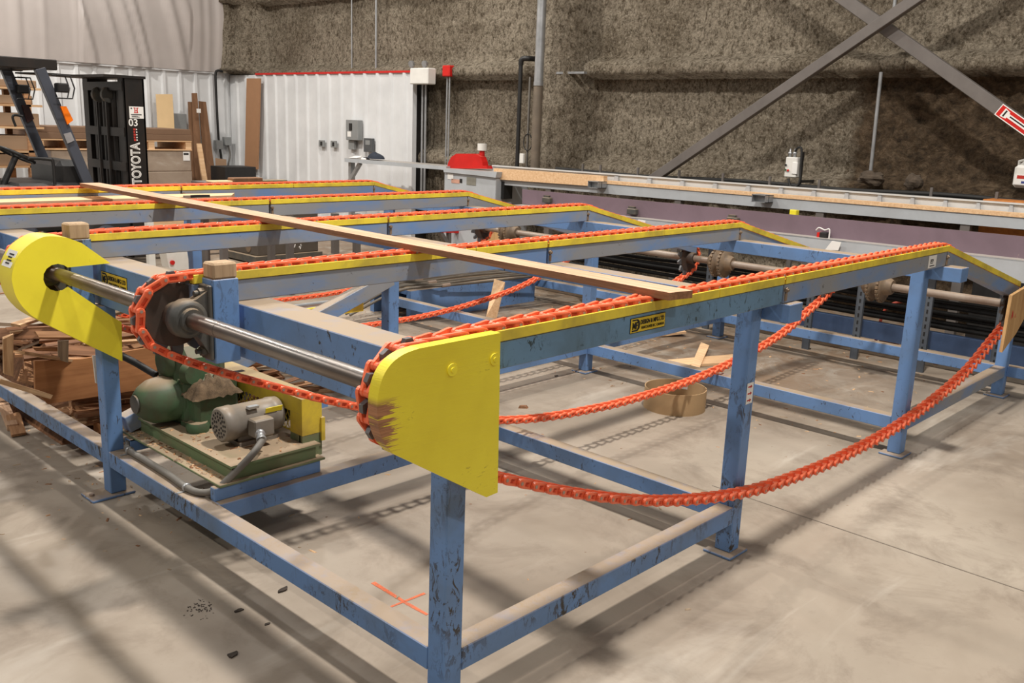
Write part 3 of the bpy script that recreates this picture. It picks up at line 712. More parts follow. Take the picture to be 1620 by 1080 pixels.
m = MB(); m.box((.095, 1.49, .285), (.62, 2.43, .296), 0, None, .002); m.build('base_plate', M_green_pl, gd)
m = MB(); m.box((.165, 1.515, .296), (.585, 2.40, .356)); m.box((.150, 1.495, .356), (.60, 2.41, .366)); m.build('tray', M_green_pl, gd)
# gearbox
m = MB()
m.box((.25, 2.06, .366), (.53, 2.36, .60), 0, None, .03); m.box((.26, 1.985, .366), (.48, 2.08, .54), 0, None, .02); m.box((.24, 2.10, .52), (.50, 2.34, .735), 0, None, .05)
m.lathe((.24, 2.22, .66), (1, 0, 0), [(-.03, .05), (-.02, .075), (.0, .085)], 20); m.lathe((.30, 2.06, .62), (0, 1, 0), [(0, .05), (.04, .062)], 20)
for y in (2.1, 2.34): m.box((.25, y - .03, .366), (.55, y + .03, .39))
m.cyl((.38, 2.0, .47), (.38, 2.09, .47), .03, 16)
gx = m.build('gearbox', M_green, gd)
m = MB(); n = 12; vs = []
for i in range(n + 1):
    for j in range(n + 1):
        x = .24 + .25 * i / n; y = 1.965 + .16 * j / n; e = min(i, n - i, j, n - j) / (n / 2)
        vs.append((x, y, .52 + .12 * math.sqrt(e) * (.7 + .5 * noise.noise(Vector((x * 40, y * 40, 0)))) + .015 * noise.noise(Vector((x * 120, y * 120, 3)))))
m.add(vs, [(i*(n+1) + j, (i+1)*(n+1) + j, (i+1)*(n+1) + j + 1, i*(n+1) + j + 1) for i in range(n) for j in range(n)], 0, True); m.build('sawdust_heap', M_saw, gx)
m = MB(); m.lathe((.075, 2.2, .485), (1, 0, 0), [(0, .048), (.004, .056), (.03, .082), (.07, .103), (.12, .110), (.175, .110), (.176, .122), (.19, .122)], 32); m.build('brake_housing', M_green, gd)
m = MB(); m.cyl((.066, 2.2, .485), (.078, 2.2, .485), .043, 24); m.build('housing_cap', M_bearing, gd)
m = MB(); m.tube([at(188, 560, 'y', 2.50), at(215, 574, 'y', 2.44), at(247, 593, 'y', 2.34)], .017, 12); m.build('output_shaft', M_black, gd)
m = MB(); m.lathe((.27, 2.0, .40), (0, 0, 1), [(-.034, .05), (-.01, .055), (.01, .045)], 16); m.build('filler_cap', M_green, gd)
m = MB(); m.lathe((.55, 2.14, .50), (1, 0, 0), [(0, .075), (.045, .075), (.046, .03), (.07, .03)], 28); m.build('pulley', M_black, gd)
# motor
m = MB(); m.lathe((.235, 1.74, .468), (1, 0, 0), [(0, .070), (.006, .078), (.06, .080), (.061, .076), (.245, .076), (.25, .080), (.29, .076), (.30, .06)], 32)
m.box((.30, 1.68, .366), (.50, 1.80, .384)); m.box((.31, 1.70, .38), (.49, 1.715, .42)); m.box((.31, 1.765, .38), (.49, 1.78, .42))
mo = m.build('motor', M_motor, gd)
m = MB(); m.cyl((.53, 1.74, .468), (.60, 1.74, .468), .015, 12); m.lathe((.56, 1.74, .468), (1, 0, 0), [(0, .05), (.04, .05)], 24); m.build('motor_pulley', M_black, mo)
m = MB()
for ring, cnt in ((.022, 6), (.038, 11), (.054, 16)):
    for i in range(cnt):
        a = 2 * math.pi * i / cnt + ring * 20; q = (.2345, 1.74 + ring * math.cos(a), .468 + ring * math.sin(a)); m.cyl((q[0] - .0012, q[1], q[2]), (q[0] + .002, q[1], q[2]), .0062, 6, smooth=False)
m.build('fan_grille', M_black, mo)
m = MB(); m.box((.335, 1.61, .415), (.435, 1.672, .495), 0, None, .006); jb = m.build('junction_box', M_motor, mo)
m = MB(); m.prism([(.345, 1.6700, .533), (.395, 1.6700, .533), (.395, 1.698, .5325), (.345, 1.698, .5325)], (0, -.003, .012)); m.build('rating_plate', M_galv, mo)
m = MB(); M0 = frame((.425, 1.6685, .502), (1, 0, 0), (0, -.25, 1)); m.box((0, 0, -.002), (.085, .024, .002), 0, M0); m.build('warning_label', M_yel_guard, mo)
m = MB(); m.lathe((.36, 1.612, .44), (-.45, -1, -.35), [(0, .02), (.02, .024), (.021, .018), (.045, .018), (.046, .022), (.06, .022)], 14); m.build('cable_gland', M_galv, mo)
# belt guard: yellow channel with expanded mesh
Mg = paint('faded_yellow_guard_paint', srgb(214, 190, 60), srgb(176, 150, 66), 0.8, 0.2, 0.9, rough=0.6, scale=2)
m = MB(); m.box((.535, 1.545, .566), (.640, 2.42, .572)); m.box((.535, 1.545, .50), (.540, 2.42, .566)); m.box((.635, 1.545, .50), (.640, 2.42, .566))
m.box((.5343, 1.5443, .40), (.6407, 1.56, .5657)); m.box((.5347, 1.56, .40), (.545, 1.64, .4995))
m.box((.632, 1.535, .36), (.652, 1.56, .47))
bg = m.build('belt_guard', Mg, gd)
m = MB(); m.box((.535, 1.545, .290), (.640, 1.57, .40)); m.box((.535, 1.56, .290), (.545, 1.64, .40)); m.build('guard_foot', M_green_pl, gd)
m = MB()
for i in range(22):
    y = 1.63 + .034 * i
    for sg in (-1, 1):
        a = Vector((.548, y, .40)); b = Vector((.548, y + .06 * sg, .50)); m.bar(a, b, .002, .004)
m.bar((.548, 1.6, .40), (.548, 2.4, .40), .004, .006); m.build('guard_mesh', M_yel_strip, bg)
# motor cable conduit, clipped along the floor brace
def spline(pts, n=10):
    pts = [Vector(p) for p in pts]; e = [2*pts[0] - pts[1]] + pts + [2*pts[-1] - pts[-2]]; out = []
    for i in range(1, len(e) - 2):
        for s in range(n):
            t = s / n; out.append(0.5 * ((2*e[i]) + (-e[i-1] + e[i+1])*t + (2*e[i-1] - 5*e[i] + 4*e[i+1] - e[i+2])*t*t + (-e[i-1] + 3*e[i] - 3*e[i+1] + e[i+2])*t**3))
    return out + [pts[-1]]
cnd = thing('flexible_conduit', 'grey flexible cable conduit curving from the motor down onto the blue floor brace', 'conduit', (.1, 1.6, .2267))
m = MB(); m.tube(spline([(.335, 1.555, .42), (.25, 1.49, .40), (.17, 1.50, .335), (.10, 1.535, .265), (.06, 1.60, .243), (.045, 1.69, .243), (.055, 1.85, .243), (.06, 2.1, .243), (.062, 2.28, .245), (.09, 2.34, .26), (.12, 2.45, .24)]), .0155, 12); m.build('hose', M_grey_cond, cnd)
for p, d in (((.046, 1.685, .243), (0.05, 1, 0)), ((.062, 2.27, .244), (0, 1, 0))):
    m = MB(); m.lathe(p, d, [(-.007, .0165), (-.006, .0195), (.006, .0195), (.007, .0165)], 14); m.box((p[0] - .045, p[1] - .006, .2268), (p[0] - .012, p[1] + .006, .2300)); m.build('pipe_clip', M_galv, cnd)

# ================================================================ LOOSE TIMBER ON THE TABLE
def plank4(name, px, z, th, mats, label, cat, group=None, tilt=None):
    """board whose top face corners are seen at four photo pixels on height z (one value or one per corner)"""
    zz = z if isinstance(z, (list, tuple)) else [z] * 4
    P = [at(a, b, 'z', q) for (a, b), q in zip(px, zz)]
    L = ((P[1] + P[2]) / 2 - (P[0] + P[3]) / 2); M = frame((P[0] + P[3]) / 2, L, (0, 0, 1)); M = M @ Matrix.Rotation(math.pi / 2, 4, 'X') @ Matrix.Identity(4)
    Mi = M.inverted(); m = MB(); m.prism([Mi @ p for p in P], Mi.to_3x3() @ Vector((0, 0, -th)), 0, 1 if isinstance(mats, list) and len(mats) > 1 else None)
    o = local(name, m, mats, M); return tag(o, label, cat, group)
ZC = ZT + .0136
zt = ZC + .026
a = at(1040, 459, 'z', zt); b = at(1068, 462, 'z', zt)
P = [Vector((.845, -.145, zt)), Vector((.955, -.165, zt)), Vector((1.145, 5.02, zt)), Vector((1.005, 5.02, zt))]
m = MB(); L = (P[3] - P[0]); M = Matrix.Translation(P[0]) @ rotz(math.atan2(L[1], L[0])); Mi = M.inverted()
m.prism([Mi @ p for p in P], (0, 0, -.0262), 0, 1)
tag(local('wooden_plank', m, [M_plank, M_plank_edge], M), 'long rough sawn plank lying across all five runners of the conveyor', 'plank')
tag(plank4('wooden_board', [(-60, 322), (366, 309), (371, 305), (-60, 313)], 1.185, .03, [M_pine, M_plank], 'pale board lying lengthwise between the two farthest runners', 'board'), None)
m = MB(); q = at(304, 310, 'z', 1.2); 
pl = thing('pliers', 'small black hand tool lying on the pale board between the far runners', 'tool', (q[0], q[1], 1.187))
m.prism([Vector((q[0] + x, q[1] + y, 1.187)) for x, y in ((-.02, -.01), (.0, .012), (.05, .02), (.10, .012), (.14, -.005), (.10, .0), (.05, .006), (.01, .0))], (0, 0, .02)); m.build('handle', M_black, pl)
m = MB(); m.prism([Vector((q[0] + x, q[1] + y, 1.187)) for x, y in ((-.02, -.012), (-.06, -.005), (-.07, .004), (-.03, .012), (-.0, .01))], (0, 0, .018)); m.build('jaw', M_rivet, pl)
# timber wedges standing in the bearing posts
for k, (hh, lab) in enumerate(((.058, 'short wooden block standing on the second runner bearing post'), (.072, 'rounded wooden block standing on the post behind the yellow sheet cover'))):
    y = RY[k + 1]; m = MB(); m.box((-0.0935, y - .080, 1.2312), (0.0022, y - .004, 1.2312 + hh), 0, None, .007)
    tag(m.build('wooden_block', M_block), lab, 'block')

# ================================================================ SCRAP WOOD BEHIND THE LEFT LEG
heap = 'splintered strips in the scrap heap'
random.seed(21)
def heap_h(x, y):
    return .74 * math.exp(-(((x - .62) / .66) ** 2 + ((y - 3.95) / .85) ** 2) ** 1.4)
def stick(p, yaw, pitch, L, wd, th, mt, label, group=None, name='wood_strip', cat='wood scrap', roll=0):
    m = MB(); n = 3
    e = [random.uniform(-.35, .35) * wd for _ in range(4)]
    v = [(-L/2 + e[0], -wd/2, -th/2), (-L/2 + e[1], wd/2, -th/2), (-L/2 + e[1] * .6, wd/2, th/2), (-L/2 + e[0] * .6, -wd/2, th/2), (L/2 + e[2], -wd/2 * .9, -th/2), (L/2 + e[3], wd/2 * .9, -th/2), (L/2 + e[3], wd/2, th/2), (L/2 + e[2] * .5, -wd/2, th/2)]
    m.add(v, [(0, 3, 2, 1), (4, 5, 6, 7), (0, 1, 5, 4), (1, 2, 6, 5), (2, 3, 7, 6), (3, 0, 4, 7)])
    o = local(name, m, mt, Matrix.Translation(Vector(p)) @ rotz(yaw) @ Matrix.Rotation(pitch, 4, 'Y') @ Matrix.Rotation(roll, 4, 'X'))
    return tag(o, label, cat, group)
mnd = MB(); n = 34; vs = []
for i in range(n + 1):
    for j in range(n + 1):
        x = .10 + 1.5 * i / n; y = 3.22 + 2.3 * j / n; e = max(0, min(1, min(i, n - i, j, n - j) / 4)); vs.append((x, y, e * (.55 * heap_h(x, y) + .10 * abs(noise.noise(Vector((x * 9, y * 14, 2)))) + .05 * abs(noise.noise(Vector((x * 22, y * 30, 5)))))))
mnd.add(vs, [(i*(n+1) + j, (i+1)*(n+1) + j, (i+1)*(n+1) + j + 1, i*(n+1) + j + 1) for i in range(n) for j in range(n)])
tag(mnd.build('scrap_mound', M_scrap[2]), 'dense tangle of broken wood at the bottom of the scrap heap', 'wood scrap', kind='stuff')
for i in range(150):
    lay = i / 150
    y = random.uniform(2.75, 5.0) if i % 3 else random.uniform(2.75, 3.6); x = random.uniform(-.1, 1.3)
    h = heap_h(x, y) * (.25 + .8 * random.random() ** .6) + .02
    if x < .1 and h < .3: continue
    if y < 2.62 + .3 * random.random(): continue
    yaw = random.gauss(-.12, .16) + (random.choice((0, 0, 0, 0, 0, 1.2, -1.0)))
    L = random.uniform(.4, 1.35); wd = random.choice((.018, .025, .03, .045, .07, .09)); th = random.choice((.006, .010, .016, .02))
    ym = 3.04 if h < .46 else 2.66
    if y - abs(math.sin(yaw)) * L / 2 < ym: y = ym + .02 + abs(math.sin(yaw)) * L / 2
    pitch = random.gauss(0, .12)
    x = max(x, .13 + abs(math.cos(yaw)) * L / 2)
    hm = L / 2 * abs(math.sin(pitch)) + .02
    stick((x, y, max(h, hm)), yaw, pitch, L, wd, th, random.choice(M_scrap if random.random() < .5 else M_scrap[1:3]), 'splintered wood strip in the scrap heap behind the yellow sheet cover', heap, roll=random.gauss(0, .5))
# named pieces in front of the heap
M_crate = wood('varnished_crate_board', srgb(178, 126, 82), srgb(142, 94, 58), 0.5)
yq = 2.98
P = [at(55, 571, 'y', yq), at(128, 568, 'y', yq), at(246, 548, 'y', yq), at(250, 612, 'y', yq), at(76, 639, 'y', yq), at(56, 618, 'y', yq)]
m = MB(); m.prism(P, (0, .02, 0)); tag(m.build('crate_side', M_crate), 'brown varnished plywood panel propped on blocks beside the scrap heap', 'panel')
for (uu, vv, lab) in ((93, 640, 'reddish wooden block under the plywood panel, left of the pair'), (114, 641, 'pale wooden block under the plywood panel, right of the pair')):
    b = at(uu, vv + 14, 'z', 0); m = MB(); m.box((b[0] - .05, 3.02, 0), (b[0] + .045, 3.16, .125), 0, None, .004); tag(m.build('support_block', M_crate if uu < 100 else M_block), lab, 'block')
def plate_px(name, px, axis, val, off, mats, label, cat, group=None):
    P = [at(a, b, axis, val) for a, b in px]; m = MB(); m.prism(P, off); return tag(m.build(name, mats), label, cat, group)
plate_px('lath', [(30, 510), (82, 500), (138, 585), (110, 590)][0:0] + [(36, 545), (50, 538), (108, 580), (92, 590)], 'y', 2.92, (0, .012, .0), M_scrap[0], 'broad split board with a jagged end resting on the plywood panel', 'board') if False else None
stick(at(72, 570, 'y', 2.93) + Vector((0, 0, .02)), .55, .35, .40, .075, .014, M_scrap[0], 'broad split board with a jagged end lying against the plywood panel', None, 'split_board', 'board')
stick(at(40, 615, 'y', 2.75), .12, .50, .26, .05, .022, M_scrap[0], 'pale squared offcut leaning down at the left end of the plywood panel', None, 'wood_offcut', 'offcut')
def stick2(p, q, wd, th, mt, label, name, cat):
    d = q - p; stick((p + q) / 2, math.atan2(d[1], d[0]), -math.asin(d[2] / d.length), d.length, wd, th, mt, label, None, name, cat)
stick2(at(20, 676, 'z', .02), at(-16, 588, 'z', .02), .055, .035, M_plank, 'grey-brown squared timber lying on the floor under the left floor brace', 'wood_offcut', 'offcut')
stick2(at(30, 688, 'z', .012), at(20, 655, 'z', .04), .075, .014, M_scrap[1], 'flat tan splinter of board on the floor under the left floor brace', 'wood_offcut', 'offcut')
stick(at(13, 562, 'y', 2.85), 1.45, 1.25, .22, .045, .014, M_scrap[0], 'short pale lath standing upright in the scrap heap', None, 'lath', 'lath', 0)
stick(at(100, 555, 'y', 2.92), 1.4, 1.25, .12, .05, .010, M_scrap[3], 'short grey lath standing upright above the plywood panel', None, 'lath', 'lath', 0)
m = MB(); P = [at(147, 563, 'y', 2.6), at(170, 560, 'y', 2.6), at(170, 612, 'y', 2.6), at(152, 606, 'y', 2.6)]; m.prism(P, (0, .012, 0))
for i in range(4): c = P[0].lerp(P[3], .3 + .14 * i); m.box((c[0] + .028, 2.5985, c[2]), (c[0] + .034, 2.5995, c[2] + .012), 1)
tag(m.build('sign_card', [M_paper, M_ink]), 'white card with small print hanging behind the left blue leg', 'card')

# ================================================================ ON THE FLOOR UNDER THE TABLE
rg = thing('cardboard_ring', 'wide brown cardboard tube ring standing on the floor under the table', 'cardboard tube', (3.37, 1.42, 0))
M_card = plain('brown_cardboard', srgb(172, 142, 104), 0.8, 0, 0.1, 3); 
m = MB(); n = 56; R0, R1_, hh = .205, .199, .142
vs = []
for (r_, z) in ((R0, 0), (R0, hh), (R1_, hh), (R1_, 0)): vs += [(3.37 + r_ * math.cos(2*math.pi*i/n), 1.42 + r_ * math.sin(2*math.pi*i/n), z) for i in range(n)]
for k in range(4): m.add([vs[(k % 4) * n + i] for i in range(n)] + [vs[((k + 1) % 4) * n + i] for i in range(n)], [(i, (i+1) % n, n + (i+1) % n, n + i) for i in range(n)], 0, k in (0, 2))
m.build('ring', M_card, rg)
m = MB(); M0 = frame((3.37 + .196 * math.cos(.35), 1.42 + .196 * math.sin(.35), .135), (math.sin(.35), -math.cos(.35), 0), (0, 0, 1)); m.box((-.05, -.055, -.001), (.05, .0, .001), 0, M0); m.build('paper_label', M_paper, rg)
plank4('pine_board', [(1040, 570), (1160, 560), (1160, 573), (1060, 578)], .022, .02, [M_pine], 'pale new board lying on the floor under a shorter crossing board', 'board')
plank4('pine_board', [(1092, 581), (1106, 583), (1122, 546), (1109, 541)], [.03, .03, .045, .045], .02, [M_pine], 'short pale board crossing over another on the floor behind the cardboard ring', 'board')
plank4('pine_board', [(960, 534), (1075, 519), (1086, 524), (1030, 531)], [.015, .05, .05, .015], .02, [M_pine], 'pale board on the floor seen just below the maker plate of the nearest runner', 'board')
plank4('pine_board', [(769, 501), (786, 500), (799, 446), (782, 441)], [.02, .02, .34, .34], .02, [M_pine], 'pale pointed board leaning on the hoses in the middle of the table', 'board')
plank4('bark_slab', [(690, 475), (735, 480), (760, 470), (715, 464)], .06, .05, [M_scrap[3]], 'thick weathered bark slab on the floor beside the hoses', 'wood scrap')
plank4('bark_slab', [(1325, 520), (1415, 533), (1425, 524), (1350, 515)], .05, .05, [M_scrap[3]], 'weathered bark slab lying on the floor beyond the second lower strand', 'wood scrap')
m = MB(); b = at(1418, 548, 'z', .0); m.box((b[0], b[1], 0), (b[0] + .06, b[1] + .16, .11), 0, None, .004)
tag(m.build('timber_offcut', M_scrap[2]), 'brown timber offcut on the floor behind the far right leg', 'offcut')
# orange spray-paint cross
m = MB(); A = [at(590, 921, 'z', .001), at(645, 955, 'z', .001), at(676, 972, 'z', .001), at(672, 938, 'z', .001), at(612, 962, 'z', .001)]
def stroke(m, p, q, w_):
    n = (q - p).cross(Vector((0, 0, 1))).normalized() * w_; m.prism([p - n, q - n * .7, q + n * .7, p + n], (0, 0, .0006))
stroke(m, A[0], A[1], .010); stroke(m, A[1], A[2], .009); stroke(m, A[3], A[4], .007)
t = NT('orange_spray_paint'); al = t.noise(t.coords(), 30, 4, .7); t.l.new(t.ramp(al, [(.30, (0.1,)*3), (.62, (.85,)*3)]), t.b.inputs['Alpha'])
tag(m.build('spray_mark', t.done(srgb(226, 118, 78), .8)), 'faded orange spray paint cross on the concrete floor', 'paint mark')
# chips and bark
random.seed(5)
def chip(m, p, s, flat=.35, mi=0):
    a = random.uniform(0, 6.28); c_, s_ = math.cos(a), math.sin(a); l = s * random.uniform(.8, 2.2); h = s * flat
    v = []
    for (x, y, z) in ((-l, -s * .5, 0), (l * .8, -s * .4, 0), (l, s * .5, 0), (-l * .7, s * .6, 0), (-l * .8, -s * .3, h), (l * .7, -s * .3, h * .6), (l * .6, s * .4, h), (-l * .6, s * .4, h * .8)):
        v.append((p[0] + x * c_ - y * s_, p[1] + x * s_ + y * c_, p[2] + z))
    m.add(v, [(0, 3, 2, 1), (4, 5, 6, 7), (0, 1, 5, 4), (1, 2, 6, 5), (2, 3, 7, 6), (3, 0, 4, 7)], mi)
m = MB()
for i in range(1300):
    r_ = random.random()
    if r_ < .45: x, y = random.uniform(3.4, 6.3), random.uniform(.2, 5.5)
    elif r_ < .70: x, y = random.uniform(2.2, 5.2), random.uniform(2.6, 5.2)
    elif r_ < .82: x, y = random.uniform(-.2, 1.7), random.uniform(2.4, 5.0)
    elif r_ < .92: x, y = random.gauss(.15, .3), random.gauss(2.3, .35)
    elif r_ < .955: x, y = random.uniform(-.4, 3.2), random.uniform(-.2, 2.4)
    else: continue
    chip(m, (x, y, 0.0), random.choice((.003, .004, .005, .006, .008, .011)) * (1.3 if x > 3.4 else 1), .3, random.choice((0, 0, 1, 3, 3, 2)))
tag(m.build('wood_chips', M_scrap), 'loose wood chips and sawdust littering the concrete floor', 'debris', kind='stuff')
m = MB()
for i in range(260):
    if i % 2: x, y, z = random.uniform(.17, .58), random.uniform(1.52, 2.38), .366
    else: x, y, z = random.uniform(.10, .16), random.uniform(1.5, 2.4), .296
    chip(m, (x, y, z), random.choice((.004, .006, .009)), .4, random.randrange(4))
tag(m.build('tray_chips', M_scrap), 'wood chips and sawdust lying on the green drive tray', 'debris', kind='stuff')
M_bark = plain('dark_bark', srgb(66, 56, 48), .9, 0, .5, 20)
for (uu, vv, s) in ((448, 934, .020), (378, 966, .014), (368, 1037, .017), (424, 987, .010), (886, 660, .02), (1256, 1010, .0) , (925, 588, .016), (880, 595, .014), (1280, 552, .02)):
    if s: 
        m = MB(); c = at(uu, vv, 'z', 0); k = 9; rr = [s * random.uniform(.6, 1.25) for _ in range(k)]; m.prism([c + Vector((1.3 * rr[i] * math.cos(2*math.pi*i/k), rr[i] * .8 * math.sin(2*math.pi*i/k), 0)) for i in range(k)], (s * .1, 0, s * .35)); tag(m.build('bark_fragment', M_bark), 'dark bark fragment lying on the open concrete floor', 'debris', 'bark fragments on the floor')
for (uu, vv, s, lab) in ((1078, 600, .0, ''), (828, 645, .034, 'pointed brown splinter on the concrete between two lower chain strands'),):
    if s: m = MB(); chip(m, at(uu, vv, 'z', 0), s, .5); tag(m.build('splinter', M_scrap[2]), lab, 'wood scrap')
m = MB()
for i in range(60): 
    p = at(318 + random.gauss(0, 12), 962 + random.gauss(0, 6), 'z', 0); chip(m, p, random.choice((.002, .003, .004)), .6)
tag(m.build('grit_patch', M_bark), 'scatter of dark grit on the concrete floor in the foreground', 'debris', kind='stuff')
# hydraulic bed and hoses in the middle of the floor
hb = thing('hydraulic_bed', 'low blue steel bed on the floor carrying black hydraulic hoses', 'machine base', (4.57, 4.86, 0))
m = MB(); m.box((3.72, 4.56, .0), (5.42, 4.62, .28)); m.box((3.72, 4.62, .24), (5.42, 5.16, .28)); m.box((3.72, 5.10, .0), (5.42, 5.16, .24)); m.build('channel', M_blue, hb)
m = MB(); m.box((3.76, 4.64, .28), (5.38, 5.12, .292)); m.build('cover_plate', paint('dusty_plate', srgb(150, 136, 118), srgb(126, 110, 92), .6, 0, 1.0), hb)
M_hose = plain('black_hydraulic_hose', srgb(104, 96, 86), .6, 0, .35)
for i in range(5):
    y0 = 4.10 + .06 * i
    m = MB(); m.tube(spline([(3.15, y0 + .62, .10), (3.62, y0 + .50 + .02 * (i % 3), .292 + .012 * (i % 2)), (4.1, 4.50 + .10 * i, .306), (4.7, 4.46 + .11 * i, .300 + .01 * (i % 2)), (5.3, 4.40 + .10 * i, .31), (5.85, 4.36 + .06 * i, .34), (6.0, 4.2 + .07 * i, .25)], 8), .0125, 8)
    ho = tag(m.build('hydraulic_hose', M_hose), 'black hydraulic hose in the bundle lying on the low blue bed', 'hose', 'hydraulic hoses on the blue bed')
    for xx in ((4.1, 5.3)[i % 2],):
        yy = (4.50 + .10 * i) if xx == 4.1 else (4.40 + .10 * i); q = spline([(xx - .05, yy, .308), (xx + .05, yy, .308)], 2); m = MB(); m.cyl(q[0] , q[-1], .018, 8); m.build('hose_fitting', M_rivet, ho)
# grey pipe and yellow kick board, floor level beyond the middle runner
yk = 4.0
p0, p1, p2, p3 = at(425, 496, 'y', yk), at(575, 478, 'y', yk), at(575, 492, 'y', yk), at(425, 512, 'y', yk)
m = MB(); m.prism([p0, p1, p2, p3], (0, .03, 0)); tag(m.build('kick_board', M_yel_strip), 'yellow painted kick board low behind the diagonal brace', 'board')
m = MB(); m.tube([at(380, 496, 'y', yk - .05), at(580, 470, 'y', yk - .05)], .016, 10); tag(m.build('grey_pipe', M_galv), 'pale grey pipe running along above the yellow kick board', 'pipe')
# ================================================================ BACKGROUND: RIGHT WALL
def quad(px, axis, val): return [at(a, b, axis, val) for a, b in px]
def slab(name, px, axis, val, off, mats, label=None, cat=None, group=None, parent=None):
    m = MB(); m.prism(quad(px, axis, val), off); o = m.build(name, mats, parent)
    return tag(o, label, cat, group)
def wbox(m, u0, v0, u1, v1, x, d, mi=0, bev=0.0):
    """box on the right wall: front face covers the pixel rectangle on plane x, reaching d behind it"""
    a = at(u0, v1, 'x', x); b = at(u1, v0, 'x', x); m.box((x, b[1], a[2]), (x + d, a[1], b[2]), mi, None, bev); return (x, a[1], a[2], b[1], b[2])
def vpipe(name, u, v0, v1, x, r_, mat, label, cat='pipe', group=None):
    a = at(u, (v0 + v1) / 2, 'x', x); z1 = at(u, v0, 'x', x)[2]; z0 = at(u, v1, 'x', x)[2]
    m = MB(); m.cyl((x, a[1], z0), (x, a[1], z1), r_, 10); return tag(m.build(name, mat), label, cat, group)
XP = 7.485
M_ebox = plain('grey_electrical_enclosure', srgb(142, 144, 144), .45, 0.1, .1)
sw = thing('disconnect_switch', 'tall grey disconnect switch box on the white ribbed wall panel', 'electrical box', (XP, *list(at(556, 205, 'x', XP))[1:]))
m = MB(); b_ = wbox(m, 547, 190, 566, 221, XP - .10, .10, 0, .006); m.build('enclosure', M_ebox, sw)
m = MB(); wbox(m, 552, 195, 556, 206, XP - .112, .012); m.build('handle', M_black, sw); m = MB(); wbox(m, 549.5, 208, 555, 216, XP - .104, .005); m.build('label', M_paper, sw)
m = MB(); wbox(m, 551, 222, 560, 236, XP - .05, .05, 0, .004); m.build('socket', M_ebox, sw)
for (u0, v0, u1, v1, mt, lab) in ((504, 222, 512, 232, M_ebox, 'grey outlet cover on the white wall panel, left of the pair'), (523, 223, 531, 233, M_ebox, 'grey outlet cover on the white wall panel, right of the pair')):
    m = MB(); wbox(m, u0, v0, u1, v1, XP - .03, .03, 0, .003); o = tag(m.build('outlet_cover', mt), lab, 'outlet'); m = MB(); wbox(m, u0 + 2.5, v0 + 2, u1 - 2.5, v1 - 2, XP - .033, .004); m.build('socket', M_black, o)
o = MB(); wbox(o, 575, 219, 588, 240, XP - .06, .06, 0, .004); o = tag(o.build('panel_box', plain('dark_grey_enclosure', srgb(84, 86, 88), .5)), 'dark grey electrical box right of the disconnect switch', 'electrical box')
m = MB(); wbox(m, 578, 222, 585, 229, XP - .064, .005); m.build('cover', M_ebox, o)
em = thing('emergency_light', 'white emergency light box with two small lamps above the edge of the wall panel', 'emergency light', (7.5, *list(at(662, 120, 'x', 7.5))[1:]))
m = MB(); wbox(m, 648, 107, 677, 133, 7.38, .16, 0, .012); m.build('housing', M_white, em)
for u in (652, 673):
    p = at(u, 101, 'x', 7.41); m = MB(); m.lathe(p, (-1, 0, -.2), [(-.03, .02), (-.01, .045), (.03, .05)], 14); m.cyl(p - Vector((0, 0, .07)), p, .012, 8); m.build('lamp', M_galv, em)
tag(MB().box(*[Vector((7.58, at(699, 121, 'x', 7.58)[1], at(699, 121, 'x', 7.58)[2])), Vector((7.70, at(711, 103, 'x', 7.58)[1], at(711, 103, 'x', 7.58)[2]))], 0, None, .012).build('fire_alarm_box', M_red), 'small red fire alarm box on the foam covered wall', 'alarm')
vpipe('wall_conduit', 656, 133, 330, 7.56, .012, M_galv, 'thin conduit running down from the emergency light beside the panel edge', 'conduit')
vpipe('wall_conduit', 667.5, 133, 330, 7.60, .018, M_galv, 'left conduit of the thick pair below the emergency light', 'conduit')
vpipe('wall_conduit', 672.5, 133, 330, 7.60, .018, M_galv, 'right conduit of the thick pair below the emergency light', 'conduit')
vpipe('wall_conduit', 706, 121, 300, 7.64, .013, M_galv, 'left conduit of the pair below the red alarm box', 'conduit')
vpipe('wall_conduit', 709.8, 121, 300, 7.64, .013, M_galv, 'right conduit of the pair below the red alarm box', 'conduit')
vpipe('wall_conduit', 556.5, -10, 109, 7.68, .012, M_galv, 'left thin conduit on the foam above the white wall panel', 'conduit')
vpipe('wall_conduit', 595, -10, 109, 7.68, .018, M_galv, 'right thin conduit on the foam above the white wall panel', 'conduit')
pp = thing('standpipe', 'black pipe with an elbow standing against the foam wall left of the duct', 'pipe', at(820, 262, 'x', 7.45))
a = at(818, 262, 'x', 7.45); z1 = at(822, 100, 'x', 7.45)[2]
m = MB(); m.cyl((7.45, a[1], .9), (7.45, a[1], z1), .028, 12); m.build('pipe', M_black, pp)
m = MB(); m.tube(spline([(7.45, a[1], z1 - .02), (7.45, a[1] - .02, z1 + .05), (7.5, a[1] - .10, z1 + .06), (7.7, a[1] - .12, z1 + .06)], 5), .034, 10); m.build('elbow', M_black, pp)
vpipe('wall_conduit', 836, 122, 264, 7.42, .016, M_grey_cond, 'grey conduit between the black pipe and the silver duct', 'conduit')
a = at(835, 225, 'x', 7.40); m = MB(); m.tube([a + Vector((0, .075 * math.cos(t / 12 * 2 * math.pi), .11 * math.sin(t / 12 * 2 * math.pi))) for t in range(13)], .007, 6); tag(m.build('hanging_cable', M_rubber), 'loop of black cable hanging on the grey conduit', 'cable')
m = MB(); wbox(m, 821, 243, 828, 258, 7.36, .04, 0, .006); tag(m.build('wall_socket', M_white), 'white socket plate hanging between the pipes', 'socket')
du = thing('dust_duct', 'silver dust duct with a ribbed grey flexible hose below it', 'duct', at(851, 265, 'x', 7.22))
